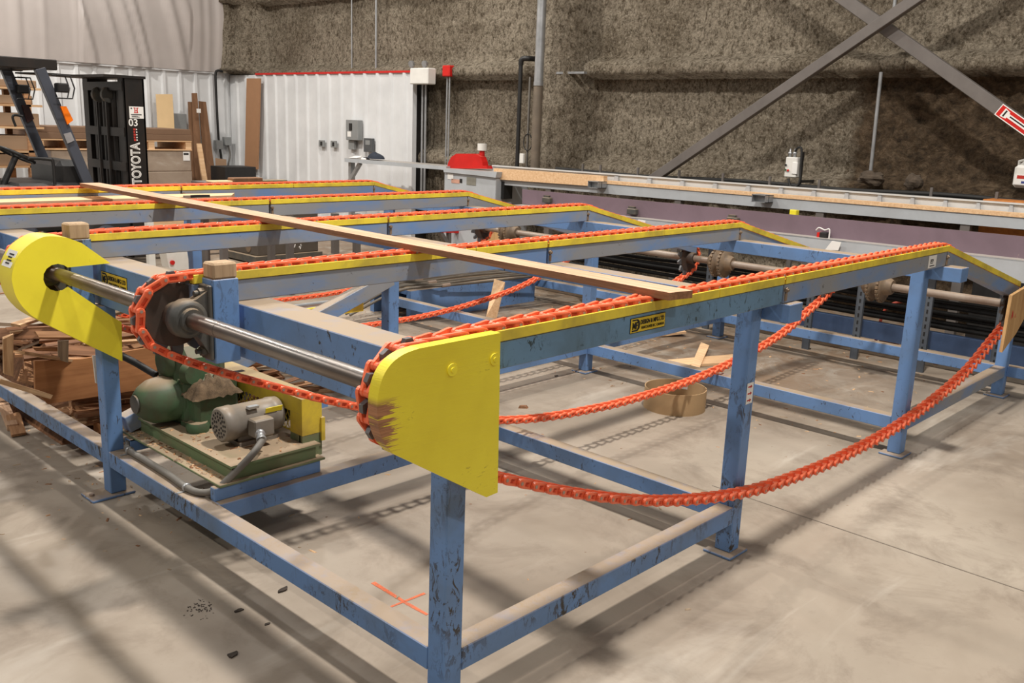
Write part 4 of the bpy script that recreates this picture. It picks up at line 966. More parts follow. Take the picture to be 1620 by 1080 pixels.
a = at(852, 132, 'x', 7.22); m = MB(); m.cyl((7.22, a[1], a[2]), (7.22, a[1], 5.0), .058, 20); m.lathe((7.22, a[1], a[2] - .03), (0, 0, 1), [(0, .064), (.05, .064)], 20); m.build('duct_pipe', M_galv, du)
z0 = at(850, 275, 'x', 7.22)[2]; n = int((a[2] - z0) / .024); prof = []
for i in range(n): prof += [(i * .024, .054), (i * .024 + .012, .066)]
m = MB(); m.lathe((7.22, a[1] - .0, z0), (0, 0, 1), prof, 16); m.build('flexible_hose', plain('grey_brown_hose', srgb(118, 106, 92), .6), du)
vpipe('wall_conduit', 1416, -20, 22, 7.70, .018, M_galv, 'upper conduit on the foam behind the steel cross braces', 'conduit')
p0, p1 = at(1394, 114, 'x', 7.5), at(1377, 274, 'x', 7.5); m = MB(); m.cyl(p0, p1, .018, 10); tag(m.build('wall_conduit', M_galv), 'pale slanting conduit on the foam between the two braces', 'conduit')
m = MB(); wbox(m, 870, 113, 924, 117, 7.5, .06); tag(m.build('steel_strip', M_galv), 'short bare steel strip at the foam column', 'strip')
# steel cross bracing in front of the foam
M_steel = plain('grey_bracing_steel', srgb(112, 106, 102), .5, .2, .15)
def extend(p, q, k): return q + (q - p) * k
b1 = thing('cross_brace', 'grey square steel brace rising to the right across the foam wall', 'brace', at(985, 315, 'x', 7.18))
a, b = at(985, 316, 'x', 7.18), at(1455, -5, 'x', 7.18); m = MB(); m.bar(a, extend(a, b, .35), .085, .10, 0, (0, 0, 1), .005); m.build('tube', M_steel, b1)
b2 = thing('cross_brace', 'grey square steel brace falling to the right with a red sticker', 'brace', at(1600, 185, 'x', 7.32))
a, b = at(1345, 5, 'x', 7.32), at(1625, 203, 'x', 7.32); L = b - a; m = MB(); m.bar(a - L * .5, b + L * .5, .085, .115, 0, (0, 0, 1), .005); m.build('tube', M_steel, b2)
d = L.normalized(); up = Vector((0, 0, 1)); side = Vector((-1, 0, 0)); vv_ = d.cross(side).normalized(); 
c0 = at(1583, 172, 'x', 7.32); xs = 7.32 - .0435
def bs(s, t): 
    q = a.lerp(b, 0) + d * ((c0 - a).dot(d) + s) + vv_ * t; return Vector((xs, q[1], q[2]))
m = MB(); m.prism([bs(0, -.055), bs(.5, -.055), bs(.5, .055), bs(0, .055)], (-.001, 0, 0), 1); m.prism([bs(.008, -.047), bs(.5, -.047), bs(.5, .047), bs(.008, .047)], (-.0015, 0, 0), 0)
m.prism([bs(.045, -.04), bs(.10, -.03), bs(.10, -.018), bs(.5, -.018), bs(.5, .018), bs(.10, .018), bs(.10, .03), bs(.045, .04)], (-.002, 0, 0), 1)
m.prism([bs(.06, -.028), bs(.075, -.028), bs(.075, .028), bs(.06, .028)], (-.0025, 0, 0), 2); m.prism([bs(.12, -.008), bs(.4, -.008), bs(.4, .004), bs(.12, .004)], (-.0025, 0, 0), 2)
m.build('warning_sticker', [M_red, M_paper, M_ink], b2)
# control box with cable loop
cb = thing('control_box', 'white push button control box with a looping black cable on the foam wall', 'control box', at(1250, 285, 'x', 7.35))
m = MB(); wbox(m, 1240, 249, 1262, 280, 7.28, .10, 0, .008); m.build('enclosure', M_white, cb)
m = MB(); wbox(m, 1252, 257, 1262, 275, 7.27, .02, 0, .003); m.build('label', M_paper, cb)
for u, v, mt in ((1243.5, 261, M_black), (1243, 268.5, M_green), (1247, 269.5, M_red)):
    p = at(u, v, 'x', 7.279); m = MB(); m.cyl(p, p - Vector((.012, 0, 0)), .011, 12); m.build('push_button', mt, cb)
for u in (1249.5, 1257):
    p = at(u, 249, 'x', 7.33); m = MB(); m.lathe(p, (0, 0, 1), [(0, .016), (.03, .016), (.031, .022), (.05, .022), (.06, .01), (.09, .008)], 10); m.build('cable_gland', M_galv, cb)
m = MB(); m.tube(spline([at(1257, 242, 'x', 7.33), at(1262, 234, 'x', 7.32), at(1268, 236, 'x', 7.31), at(1267, 262, 'x', 7.3), at(1264, 290, 'x', 7.28), at(1252, 296, 'x', 7.27), at(1247, 283, 'x', 7.3)], 8), .012, 8); m.build('cable', M_rubber, cb)
m = MB(); wbox(m, 1263, 240, 1271, 300, 7.36, .03); wbox(m, 1265, 285, 1269, 289, 7.385, .35); m.build('mounting_bar', M_black, cb)
# cables along the foot of the foam
for i, (v0, v1, xx, rr) in enumerate(((268, 318, 7.30, .022), (273, 324, 7.27, .018), (277, 329, 7.25, .022), (283, 333, 7.22, .02))):
    pts = [at(u, v0 + (v1 - v0) * (u - 880) / 740 + 1.5 * math.sin(u * .02 + i), 'x', xx) for u in range(880, 1700, 60)]
    m = MB(); m.tube(spline(pts, 4), rr, 8); tag(m.build('power_cable', M_rubber), 'black power cable running along the foot of the foam wall', 'cable', 'power cables along the foam wall')
for u in (920, 948, 1007, 1072, 1141, 1215, 1293, 1470, 1573):
    v = 262 + (u - 880) * .068; a = at(u, v + 22, 'x', 7.2); b = at(u, v - 6, 'x', 7.2); m = MB(); m.box((7.2, a[1] - .012, a[2]), (7.22, a[1] + .012, b[2])); tag(m.build('cable_hanger', M_steel), 'short steel strap carrying the black cables on the foam wall', 'bracket', 'cable straps along the foam wall')
def lump(name, u, v, x, s, mt, label, cat):
    c = at(u, v, 'x', x); m = MB(); n = 10; vs = []; fs = []
    for i in range(n + 1):
        for j in range(2 * n):
            th, ph = math.pi * i / n, math.pi * j / n; d_ = Vector((math.sin(th) * math.cos(ph), math.sin(th) * math.sin(ph), math.cos(th))); k = 1 + .35 * noise.noise(d_ * 1.7 + Vector((u, v, 0)))
            vs.append(c + Vector((d_[0] * s[0], d_[1] * s[1], d_[2] * s[2])) * k)
    for i in range(n):
        for j in range(2 * n): fs.append((i*2*n + j, (i+1)*2*n + j, (i+1)*2*n + (j+1) % (2*n), i*2*n + (j+1) % (2*n)))
    m.add(vs, fs, 0, False); return tag(m.build(name, mt), label, cat)
M_dkfoam = plain('dirty_foam_lump', srgb(84, 72, 60), .95, 0, .4, 12, .8)
lump('foam_chunk', 1379, 282, 7.5, (.08, .13, .07), M_dkfoam, 'brown chunk of fallen foam on the ledge below the slanting conduit', 'debris')
lump('dark_bundle', 1445, 288, 7.5, (.07, .09, .08), M_dkfoam, 'dark bundle lying on the ledge right of the foam chunk', 'bundle')
jg = thing('plastic_jug', 'white plastic jug with a printed label on the ledge at the right edge', 'jug', at(1612, 297, 'x', 7.50))
c = at(1612, 297, 'x', 7.50); m = MB(); m.box((7.50, c[1] - .10, c[2]), (7.68, c[1] + .065, c[2] + .20), 0, None, .025); m.lathe((7.59, c[1] - .02, c[2] + .19), (0, 0, 1), [(0, .075), (.03, .05), (.05, .028), (.075, .028)], 16); m.tube([(7.59, c[1] + .05, c[2] + .18), (7.59, c[1] + .055, c[2] + .23), (7.59, c[1] + .01, c[2] + .245)], .014, 8); m.build('body', M_white, jg)
m = MB(); m.box((7.498, c[1] - .085, c[2] + .03), (7.4995, c[1] + .05, c[2] + .12), 0); m.box((7.4965, c[1] - .08, c[2] + .08), (7.4978, c[1] + .03, c[2] + .11), 1); m.box((7.4965, c[1] - .06, c[2] + .04), (7.4978, c[1] - .01, c[2] + .06), 2); m.build('label', [M_paper, M_inkred, plain('blue_ink', srgb(60, 70, 140), .8)], jg)
M_lgrey = paint('light_grey_machine_paint', srgb(176, 180, 184), srgb(160, 162, 164), .6, .15, .5, rough=.45)
# ledge box the cables lie on
m = MB(); 
# ---------------------------------------------------------------- long stop table with fence
XT = 6.85
st = thing('stop_table', 'long pale grey saw outfeed table with a ribbed fence and a timber strip', 'table', at(1200, 320, 'x', XT))
def run(v780, v1620, u): return v780 + (v1620 - v780) * (u - 780) / 840.0
def strip(name, va, vb, x, thick, mat, parent, u0=778, u1=1700):
    P = [at(u0, run(*va, u0), 'x', x), at(u1, run(*va, u1), 'x', x), at(u1, run(*vb, u1), 'x', x), at(u0, run(*vb, u0), 'x', x)]
    m = MB(); m.prism(P, (thick, 0, 0)); return m.build(name, mat, parent)
M_fence = paint('off_white_fence_paint', srgb(206, 208, 208), srgb(188, 188, 186), .6, .1, .3, rough=.45)
fe = strip('fence', (262.5, 324), (272, 341), XT + .12, .012, M_fence, st)
strip('fence_cap', (261, 322), (263, 324.5), XT + .10, .05, M_fence, st)
strip('timber_strip', (271.5, 338), (276, 344.5), XT, .10, M_pine, st)
strip('channel', (276, 344.5), (291, 363), XT + .01, .09, M_lgrey, st)
strip('timber_rail', (266, 326.0), (283, 343.5), XT - .03, .07, M_pine, st, 781, 955)
for u in range(975, 1660, 52):
    P = [at(u, run(264, 326, u), 'x', XT + .12), at(u + 5, run(264, 326, u + 5), 'x', XT + .12), at(u + 5, run(271, 337, u), 'x', XT + .12), at(u - 3, run(271, 337, u), 'x', XT + .12)]
    m = MB(); m.prism(P, (-.03, 0, 0)); m.build('fence_gusset', M_lgrey, fe)
for u, v in ((938, 292), (1200, 314)):
    c = at(u, v, 'x', XT - .16); m = MB(); h = .038; 
    m.box((XT - .16, c[1] - h * 2, c[2] - h), (XT + .0, c[1] + h * 2, c[2] - h + .006)); m.box((XT - .16, c[1] - h * 2, c[2] + h - .006), (XT + .0, c[1] + h * 2, c[2] + h)); m.box((XT - .16, c[1] - h * 2, c[2] - h), (XT, c[1] - h * 2 + .006, c[2] + h)); m.box((XT - .16, c[1] + h * 2 - .006, c[2] - h), (XT, c[1] + h * 2, c[2] + h)); m.box((XT - .1, c[1] - h * 2, c[2] - h), (XT - .09, c[1] + h * 2, c[2] + h), 0)
    m.build('support_arm', M_galv, st)
for u in (870, 1075, 1300, 1530):
    c = at(u, run(285, 355, u), 'x', XT + .05); m = MB(); m.box((XT + .02, c[1] - .04, 0), (XT + .09, c[1] + .04, c[2])); m.build('leg', M_steel, st)
# upcut saw at the left end of the table
XS = 6.75
sa = thing('upcut_saw', 'light grey cabinet saw with a red blade guard and red post', 'saw', (XS + .3, at(740, 300, 'x', XS)[1], 0))
a, b = at(703, 270, 'x', XS), at(783, 330, 'x', XS)
m = MB(); m.box((XS, b[1], 0.02), (XS + .62, a[1], a[2] - .01), 0, None, .008); cab = m.build('cabinet', M_lgrey, sa)
m = MB(); m.prism(quad([(701, 266), (786, 272), (784, 281), (760, 278), (702, 272)], 'x', XS - .03), (.68, 0, 0)); m.build('cabinet_lid', M_lgrey, sa)
G2 = [(707, 266), (709, 257), (714, 248), (722, 243), (752, 243), (760, 248), (763, 256), (764, 262), (770, 262), (771, 267)]
m = MB(); m.prism(quad(G2, 'x', XS + .12), (.10, 0, 0)); m.build('blade_guard', M_red, sa)
c = at(762, 262, 'x', XS + .2); z1 = at(762, 238, 'x', XS + .2)[2]; z2 = at(762, 227, 'x', XS + .2)[2]
m = MB(); m.cyl((XS + .2, c[1], c[2]), (XS + .2, c[1], z1), .045, 14, 0, .035); m.build('post', M_red, sa)
m = MB(); m.cyl((XS + .2, c[1], z1), (XS + .2, c[1], z2), .062, 16); m.build('post_cap', M_white, sa)
for (u0, v0, u1, v1, mt, nm) in ((708, 275, 717, 283, M_paper, 'label'), (714, 284, 727, 289, plain('faded_red_label', srgb(196, 150, 130), .6), 'label'), (727, 283, 731, 289, M_black, 'keyhole'), (738, 281, 753, 292, plain('grey_plate', srgb(130, 128, 118), .5), 'maker_panel')):
    m = MB(); wbox(m, u0, v0, u1, v1, XS - .004, .004); m.build(nm, mt, cab)
m = MB(); c = at(776, 300, 'y', b[1]); m.box((XS + .10, b[1] - .05, c[2] - .12), (XS + .26, b[1], c[2] + .10)); m.build('switch_box', M_black, sa)
# roller table to the left of the saw
rt = thing('infeed_table', 'narrow pale grey infeed table with an angled bracket left of the saw', 'table', at(560, 290, 'x', XS + .1))
m = MB(); m.prism(quad([(545, 250), (706, 263), (706, 269), (545, 256)], 'x', XS + .05), (.35, 0, 0)); m.build('table_beam', M_lgrey, rt)
a = at(553, 256, 'x', XS + .1); m = MB(); m.box((XS + .1, a[1] - .03, 0), (XS + .18, a[1] + .03, a[2])); m.build('leg', M_galv, rt)
m = MB(); m.bar(at(570, 258, 'x', XS + .12), at(550, 292, 'x', XS + .12), .05, .05, 0, (1, 0, 0)); m.build('diagonal_brace', M_galv, rt)
c = at(595, 251, 'x', XS + .15)
m = MB(); n = 8; vs = []
for i in range(n + 1):
    for j in range(16):
        th = math.pi / 2 * i / n; ph = 2 * math.pi * j / 16; vs.append(c + Vector((.10 * math.cos(th) * math.cos(ph), .16 * math.cos(th) * math.sin(ph), .085 * math.sin(th) * (1 + .15 * math.sin(ph)))))
m.add(vs, [(i*16 + j, i*16 + (j+1) % 16, (i+1)*16 + (j+1) % 16, (i+1)*16 + j) for i in range(n) for j in range(16)], 0, True); m.add(vs[:16], [tuple(range(16))[::-1]])
m.prism([c + Vector((-.08, .10, .004)), c + Vector((-.05, .24, .0)), c + Vector((.05, .24, .0)), c + Vector((.08, .10, .004))], (0, 0, .012))
tag(m.build('cap', plain('dark_blue_cloth', srgb(44, 50, 62), .9)), 'dark blue cap lying on the infeed table', 'cap')
c = at(578, 253, 'x', XS + .12); m = MB(); m.box((c[0] - .04, c[1] - .06, c[2] - .03), (c[0] + .04, c[1] + .06, c[2] + .03), 0, None, .01); tag(m.build('white_rag', M_paper), 'small white rag beside the dark cap on the infeed table', 'rag')
c = at(563, 250, 'x', XS + .15); m = MB(); m.prism([c + Vector((x, y, .002 + z)) for x, y, z in ((-.06, .10, 0), (-.06, -.10, 0), (.06, -.08, .03), (.06, .10, .02))], (0, 0, .004)); tag(m.build('paper_sheet', M_paper), 'white paper lying at the left end of the infeed table', 'paper')
# ---------------------------------------------------------------- outfeed channel with purple fence plate
XU = 5.78
M_purple = paint('purple_brown_plate', srgb(122, 104, 114), srgb(108, 92, 100), .6, .1, .3, rough=.5, chipcol=srgb(170, 150, 140))
of = thing('outfeed_channel', 'long grey outfeed trough with a purple brown fence plate behind the ramps', 'conveyor', at(1300, 400, 'x', XU))
def strip2(name, va, vb, x, thick, mat, parent, u0=826, u1=1720):
    f_ = lambda v, u: v[0] + (v[1] - v[0]) * (u - 840) / 780.0
    P = [at(u0, f_(va, u0), 'x', x), at(u1, f_(va, u1), 'x', x), at(u1, f_(vb, u1), 'x', x), at(u0, f_(vb, u0), 'x', x)]
    m = MB(); m.prism(P, (thick, 0, 0)); return m.build(name, mat, parent)
pf = strip2('fence_plate', (300.5, 374), (324, 411), XU, .012, M_purple, of)
fz = lambda u, v, x: at(u, v, 'x', x)
P = [at(826, 323, 'x', XU), at(1720, 420, 'x', XU)]
m = MB(); m.prism([P[0], P[1], Vector((XU - .14, P[1][1], P[1][2])), Vector((XU - .14, P[0][1], P[0][2]))], (0, 0, -.01)); m.prism([P[0] + Vector((-.14, 0, 0)), P[1] + Vector((-.14, 0, 0)), P[1] + Vector((-.14, 0, -.16)), P[0] + Vector((-.14, 0, -.16))], (.01, 0, 0)); m.build('trough', M_lgrey, of)
for u in (930, 1125, 1290, 1370, 1480, 1600):
    c = at(u, 400, 'x', XU - .06); m = MB(); x0 = XU - .06
    m.box((x0, c[1] - .03, 0), (x0 + .03, c[1] - .024, P[0][2] - .2)); m.box((x0, c[1] + .024, 0), (x0 + .03, c[1] + .03, P[0][2] - .2)); m.box((x0 + .002, c[1] - .024, 0), (x0 + .006, c[1] + .024, P[0][2] - .2), 0)
    for i in range(9): m.box((x0 - .001, c[1] - .006, .12 + i * .06), (x0 + .003, c[1] + .006, .15 + i * .06), 1)
    m.build('slotted_post', [plain('dark_slotted_steel', srgb(92, 98, 106), .5, .3), M_ink], of)
for i, (u, v) in enumerate(((868, 315), (1003, 333), (1162, 347))):
    c = at(u, v, 'x', XU); m = MB(); m.box((XU - .05, c[1] - .055, c[2] - .035), (XU, c[1] + .055, c[2] + .02), 0, None, .006); m.box((XU - .03, c[1] - .02, c[2] + .01), (XU + .03, c[1] + .05, c[2] + .04)); m.build('stop_clamp', M_bearing, of)
c = at(1305, 374, 'x', XU); sm = thing('solenoid_box', 'small dark box with clipped white wires on the purple fence plate', 'switch', (XU - .04, c[1], c[2] - .06))
m = MB(); m.box((XU - .07, c[1] - .045, c[2] - .05), (XU, c[1] + .02, c[2] + .04), 0, None, .005); m.build('housing', M_black, sm); m = MB(); m.box((XU - .06, c[1] + .022, c[2] - .05), (XU, c[1] + .045, c[2] + .035)); m.build('side_plate', M_red, sm)
m = MB(); m.tube(spline([c + Vector((-.05, .06, .05)), c + Vector((-.06, .03, .075)), c + Vector((-.06, -.02, .06)), c + Vector((-.06, -.06, .07)), c + Vector((-.06, -.065, .0)), c + Vector((-.05, -.06, -.05))], 6), .006, 6); m.build('wire', M_paper, sm)
tag(MB().prism(quad([(1316, 381), (1331, 383), (1326, 396), (1305, 395)], 'x', XU - .17), (.006, 0, 0)).build('white_tag', M_paper), 'white card tag on the grey trough right of the fourth ramp', 'tag')
tag(MB().prism(quad([(1010, 347), (1021, 349), (1020, 354), (1008, 351)], 'x', XU - .17), (.006, 0, 0)).build('white_tag', M_paper), 'small white card tag on the grey trough by the middle ramp', 'tag')
for i in range(7):
    z = .31 + .042 * i; xx = 6.15 + .02 * (i % 3); m = MB(); m.tube(spline([(xx, 5.2, z + .03), (xx, 4.0, z + .02 * math.sin(i)), (xx, 2.6, z + .01), (xx, 1.2, z - .01 * (i % 2)), (xx, -1.2, z)], 6), .019, 8); tag(m.build('black_hose', M_rubber), 'black hose in the rack of parallel hoses behind the outfeed trough', 'hose', 'parallel hoses behind the trough')
part = MB(); part.box((5.9, -1.2, .16), (5.98, 5.2, .30)); tag(part.build('floor_channel', plain('dark_blue_steel', srgb(58, 76, 106), .5)), 'dark blue steel channel low on the floor behind the far legs', 'beam')
p0 = at(1425, 477, 'x', 6.3); m = MB(); m.tube(spline([at(1470, 452, 'x', 6.4), at(1455, 462, 'x', 6.4), at(1430, 475, 'x', 6.4), at(1400, 490, 'x', 6.4), Vector((6.4, at(1390, 500, 'x', 6.4)[1], .014))], 6), .014, 8); tag(m.build('red_air_hose', plain('red_rubber', srgb(168, 66, 48), .6)), 'red air hose hanging behind the far right leg', 'hose')
c = at(1254, 337, 'x', 6.4); ls = thing('limit_switch', 'small yellow switch box between the purple plate and the stop table', 'switch', (6.44, c[1], 0))
m = MB(); m.box((6.4, c[1] - .035, c[2] - .03), (6.46, c[1] + .035, c[2] + .03), 0, None, .005); m.build('housing', M_yel_guard, ls); m = MB(); m.box((6.42, c[1] - .02, 0), (6.45, c[1] + .02, c[2] - .03)); m.build('stand', M_steel, ls)
cabn = thing('wooden_cabinet', 'orange brown wooden cabinet behind the stop table at the right edge', 'cabinet', at(1600, 372, 'x', 7.0))
c0, c1 = at(1545, 378, 'x', 7.0), at(1545, 314, 'x', 7.0); m = MB(); m.box((7.0, c0[1] - 1.4, c0[2]), (7.3, c0[1], c1[2]), 0, None, .006); m.build('carcass', wood('orange_cabinet_wood', srgb(196, 126, 62), srgb(160, 96, 46), .4), cabn)
m = MB(); wbox(m, 1608, 357, 1620, 363, 6.996, .005); m.build('handle_recess', M_ink, cabn)
m = MB(); m.box((7.02, c0[1] - 1.38, 0), (7.28, c0[1] - .02, c0[2])); m.build('stand', M_black, cabn)
# ---------------------------------------------------------------- things beyond the table
m = MB(); P = quad([(755, 357), (795, 360), (795, 392), (755, 392)], 'x', 6.2); P[2][2] = P[3][2] = 0; m.prism(P, (.02, 0, 0)); tag(m.build('plywood_sheet', M_ply), 'upright plywood sheet beside the rusty coupling under the middle runner', 'board')
tr = thing('trestle', 'dark trestle with splayed legs under the middle runner', 'trestle', at(712, 395, 'y', 7.2))
for (u0, v0, u1, v1) in ((695, 365, 712, 392), (741, 365, 727, 392), (710, 365, 710, 398)):
    m = MB(); a, b = at(u0, v0, 'y', 7.2), at(u1, v1, 'y', 7.2); m.bar(a, b, .05, .05, 0, (0, 1, 0)); m.build('leg', M_steel, tr)
m = MB(); a, b = at(690, 363, 'y', 7.2), at(745, 366, 'y', 7.2); m.bar(a, b, .08, .06, 0, (0, 0, 1)); m.build('beam', M_red, tr)
db = thing('dark_machine_box', 'dark brown machine cabinet with chalk scribble beyond the second runner', 'machine', at(455, 412, 'z', 0))
yb_ = 8.25; a, b = at(400, 405, 'y', yb_), at(506, 400, 'y', yb_)
M_dkbox = plain('dark_brown_steel', srgb(84, 76, 68), .6, 0, .2)
m = MB(); m.box((a[0] + .06, yb_, .10), (b[0] - .02, yb_ + .7, .62), 0, None, .01); m.build('cabinet', M_dkbox, db)
m = MB(); m.box((a[0], yb_ - .06, .02), (b[0], yb_ + .75, .10)); m.build('plinth', M_bearing, db)
m = MB()
for (p, q) in (((461, 386), (460, 393)), ((460, 388), (466, 391)), ((466, 391), (467, 386)), ((473, 391), (477, 388)), ((476, 386), (475, 394))):
    m.bar(at(*p, 'y', yb_ - .002), at(*q, 'y', yb_ - .002), .002, .014, 0, (0, 0, 1))
m.build('chalk_mark', M_paper, db)
m = MB(); m.lathe(at(408, 390, 'y', yb_ + .2), (-1, 0, 0), [(0, .11), (.05, .11), (.06, .06), (.14, .06)], 16); m.build('flange', M_rust, db)
for u in (533, 567):
    a = at(u, 402, 'z', 0); m = MB(); m.box((a[0] - .04, a[1], 0), (a[0] + .04, a[1] + .08, .55)); tag(m.build('steel_post', M_steel), 'short dark steel post beyond the second runner, %s of two' % ('left' if u < 550 else 'right'), 'post')
# ================================================================ FORKLIFT
M_fk = paint('dark_grey_truck_paint', srgb(72, 76, 86), srgb(60, 62, 68), .6, .1, .3, rough=.4)
M_fkb = paint('black_mast_paint', srgb(27, 25, 24), srgb(46, 36, 29), .7, .2, 0, rough=.5)
YF = 9.0
fk = thing('forklift', 'dark grey forklift with a tall black mast and orange signal lamp', 'forklift', (2.3, 9.6, 0))
xr0, xr1 = at(197, 180, 'y', YF)[0], at(230, 180, 'y', YF)[0]
ztop = at(214, 123, 'y', YF)[2]
m = MB(); m.box((xr0, YF, .08), (xr1, YF + .02, ztop), 0, None, .004); m.box((xr0, YF, .08), (xr0 + .02, YF + .14, ztop)); m.box((xr1 - .02, YF, .08), (xr1, YF + .14, ztop))
ms = m.build('mast_rail', M_fkb, fk)
yf2 = at(135, 200, 'x', xr0)[1]
m = MB(); m.box((xr0, yf2 - .14, .08), (xr1, yf2, ztop)); m.build('mast_rail', M_fkb, fk)
for yy in (YF + .20, yf2 - .26): m = MB(); m.box((xr0 + .03, yy, .10), (xr1 - .05, yy + .06, ztop - .06)); m.build('inner_rail', M_fkb, fk)
for yy, rr in ((YF + .36, .045), (yf2 - .38, .045), ((YF + yf2) / 2, .07)):
    m = MB(); m.cyl((xr0 + .06, yy, .1), (xr0 + .06, yy, ztop - .25), rr, 14); m.cyl((xr0 + .06, yy, ztop - .4), (xr0 + .06, yy, ztop - .05), rr * .6, 12); m.build('lift_cylinder', M_fkb, fk)
for zz in (ztop - .10, ztop - .62, 1.15, .5):
    m = MB(); m.box((xr0 - .01, YF + .02, zz - .05), (xr0 + .05, yf2 - .02, zz + .05)); m.build('cross_member', M_fkb, fk)
yc = (YF + yf2) / 2
for yy in (yc - .16, yc + .1): m = MB(); m.cyl((xr0 + .01, yy, ztop - .20), (xr0 + .01, yy + .05, ztop - .20), .09, 18); m.build('chain_wheel', M_bearing, fk)
for yy in (yc - .13, yc + .13): m = MB(); m.box((xr0 - .03, yy - .015, .5), (xr0 - .01, yy + .015, ztop - .2)); m.build('lift_chain', M_fkb, fk)
m = MB(); m.box((xr0 - .22, YF - .01, ztop - .01), (xr1 + .02, yf2 + .05, ztop + .02)); m.prism([Vector((xr0 - .22, yc, ztop - .01)), Vector((xr0 - .22, yf2 + .05, ztop - .01)), Vector((xr0 - .75, yf2 + .05, ztop - .0)), Vector((xr0 - .55, yc + .2, ztop - .0))], (0, 0, .02)); m.build('mast_top_plate', M_fkb, fk)
# markings on the near mast rail
m = MB(); yq = YF - .001
R_ = Vector((0, 0, 1)); U_ = Vector((-1, 0, 0))
zb0 = at(216, 291.5, 'y', YF)[2]; zb1 = at(216, 226, 'y', YF)[2]; xl = at(221.5, 250, 'y', YF)[0]
def vtext(body, x, z, size, mi, bold, length=None):
    cu = bpy.data.curves.new('lettering', 'FONT'); cu.body = body; cu.size = size; ob = bpy.data.objects.new('lettering', cu); me = bpy.data.meshes.new_from_object(ob)
    wdt = max(v.co[0] for v in me.vertices); bpy.data.meshes.remove(me); bpy.data.objects.remove(ob); bpy.data.curves.remove(cu)
    sx = (length / wdt) if length else 1; return wdt, sx
wdt, sx = vtext('TOYOTA', 0, 0, .155, 0, 0, zb1 - zb0)
m.text('TOYOTA', (xl, yq, zb0), R_, U_, .155, 0, bold=.006, ext=.0004, sx=sx); m.text('TOYOTA', (xl - .004, yq - .001, zb0), R_, U_, .140, 1, bold=-.0045, ext=.0004, sx=sx * 1.10)
a = at(203.5, 199, 'y', YF); m.text('03', (a[0], yq, a[2]), (1, 0, 0), (0, 0, 1), .115, 0, bold=.002, ext=.0004)
a, b = at(212, 223, 'y', YF), at(217.5, 202, 'y', YF)
for i in range(5):
    z = a[2] + (b[2] - a[2]) * i / 5; m.box((a[0], yq, z), (a[0] + .026 - .006 * (i % 2), yq + .0005, z + .022), 2); m.box((a[0] + .030, yq, z + .004), (a[0] + .045, yq + .0005, z + .018), 0)
m.build('lettering', [M_paper, M_fkb, M_inkred], ms)
m = MB(); a, b = at(205, 187, 'y', YF), at(226.5, 169, 'y', YF); m.box((a[0], YF - .003, a[2]), (b[0], YF - .001, b[2]), 0)
w_, h_ = b[0] - a[0], b[2] - a[2]
def lb(x0, y0, x1, y1, mi): m.box((a[0] + w_ * x0, YF - .004, a[2] + h_ * y0), (a[0] + w_ * x1, YF - .0031, a[2] + h_ * y1), mi)
lb(.32, .45, .62, .52, 2); lb(.36, .52, .43, .88, 2); lb(.52, .52, .59, .88, 2); lb(.30, .85, .45, .91, 2); lb(.50, .85, .66, .91, 2); lb(.44, .62, .52, .70, 2)
lb(.1, .28, .85, .36, 1); lb(.15, .10, .7, .15, 1); lb(.15, .18, .6, .22, 1); lb(.1, .78, .2, .9, 1)
m.build('label_plate', [M_paper, M_ink, M_inkred], ms)
# overhead guard
p0, p1 = at(62, 108, 'y', YF), at(138, 288, 'y', YF); yfar = YF + 1.05
q0, q1 = at(8, 108, 'y', yfar), at(84, 288, 'y', yfar)
for a, b in ((p0, p1), (q0, q1)):
    m = MB(); m.bar(a, b + (b - a) * .25, .07, .11, 0, (1, 0, .3), .006); m.build('guard_pillar', M_fk, fk)
zg = p0[2]
m = MB(); m.box((p0[0] - 1.15, YF - .03, zg - .01), (p0[0] + .18, YF + .06, zg + .10), 0, None, .008); m.box((p0[0] - 1.15, yfar - .06, zg - .01), (p0[0] + .18, yfar + .03, zg + .10), 0, None, .008)
m.box((p0[0] + .05, YF, zg), (p0[0] + .18, yfar, zg + .08)); m.box((p0[0] - 1.15, YF, zg), (p0[0] - 1.05, yfar, zg + .08))
for i in range(7): m.box((p0[0] - 1.1, YF + .13 + i * .13, zg + .05), (p0[0] + .1, YF + .16 + i * .13, zg + .08))
m.build('overhead_guard', M_fkb, fk)
for a, b in ((p0, p1), (q0, q1)):
    m = MB(); c = Vector((a[0] - 1.15, a[1], a[2])); m.bar(c, c + Vector((-.12, 0, -1.3)), .07, .09, 0, (1, 0, 0)); m.build('rear_pillar', M_fk, fk)
def worklight(u, v, y):
    c = at(u, v, 'y', y); m = MB(); m.box((c[0] - .07, c[1] - .06, c[2] - .05), (c[0] + .05, c[1] + .06, c[2] + .05), 0, None, .012)
    for k in (-1, 1):
        yy = c[1] + .07 * k; m.tube([(c[0] - .10, yy, c[2] - .11), (c[0] + .07, yy, c[2] - .11), (c[0] + .10, yy, c[2] + .0), (c[0] + .06, yy, c[2] + .13), (c[0] - .08, yy, c[2] + .13)], .008, 6)
    for zz in (-.11, .13): m.tube([(c[0] + .06, c[1] - .07, c[2] + zz), (c[0] + .06, c[1] + .07, c[2] + zz)], .008, 6)
    wl = m.build('work_light', M_black, fk); m = MB(); m.cyl((c[0] + .05, c[1], c[2]), (c[0] + .056, c[1], c[2]), .045, 16); m.build('lens', M_galv, wl)
worklight(99, 139, YF - .08); worklight(37, 141, yfar - .08)
M_amber = plain('amber_lens', srgb(244, 122, 22), .25, 0, .1)
P = quad([(96, 168), (105, 168), (116, 190), (107, 197)], 'y', YF - .06); m = MB(); m.prism(P, (0, .07, 0)); m.build('signal_lamp', M_amber, fk)
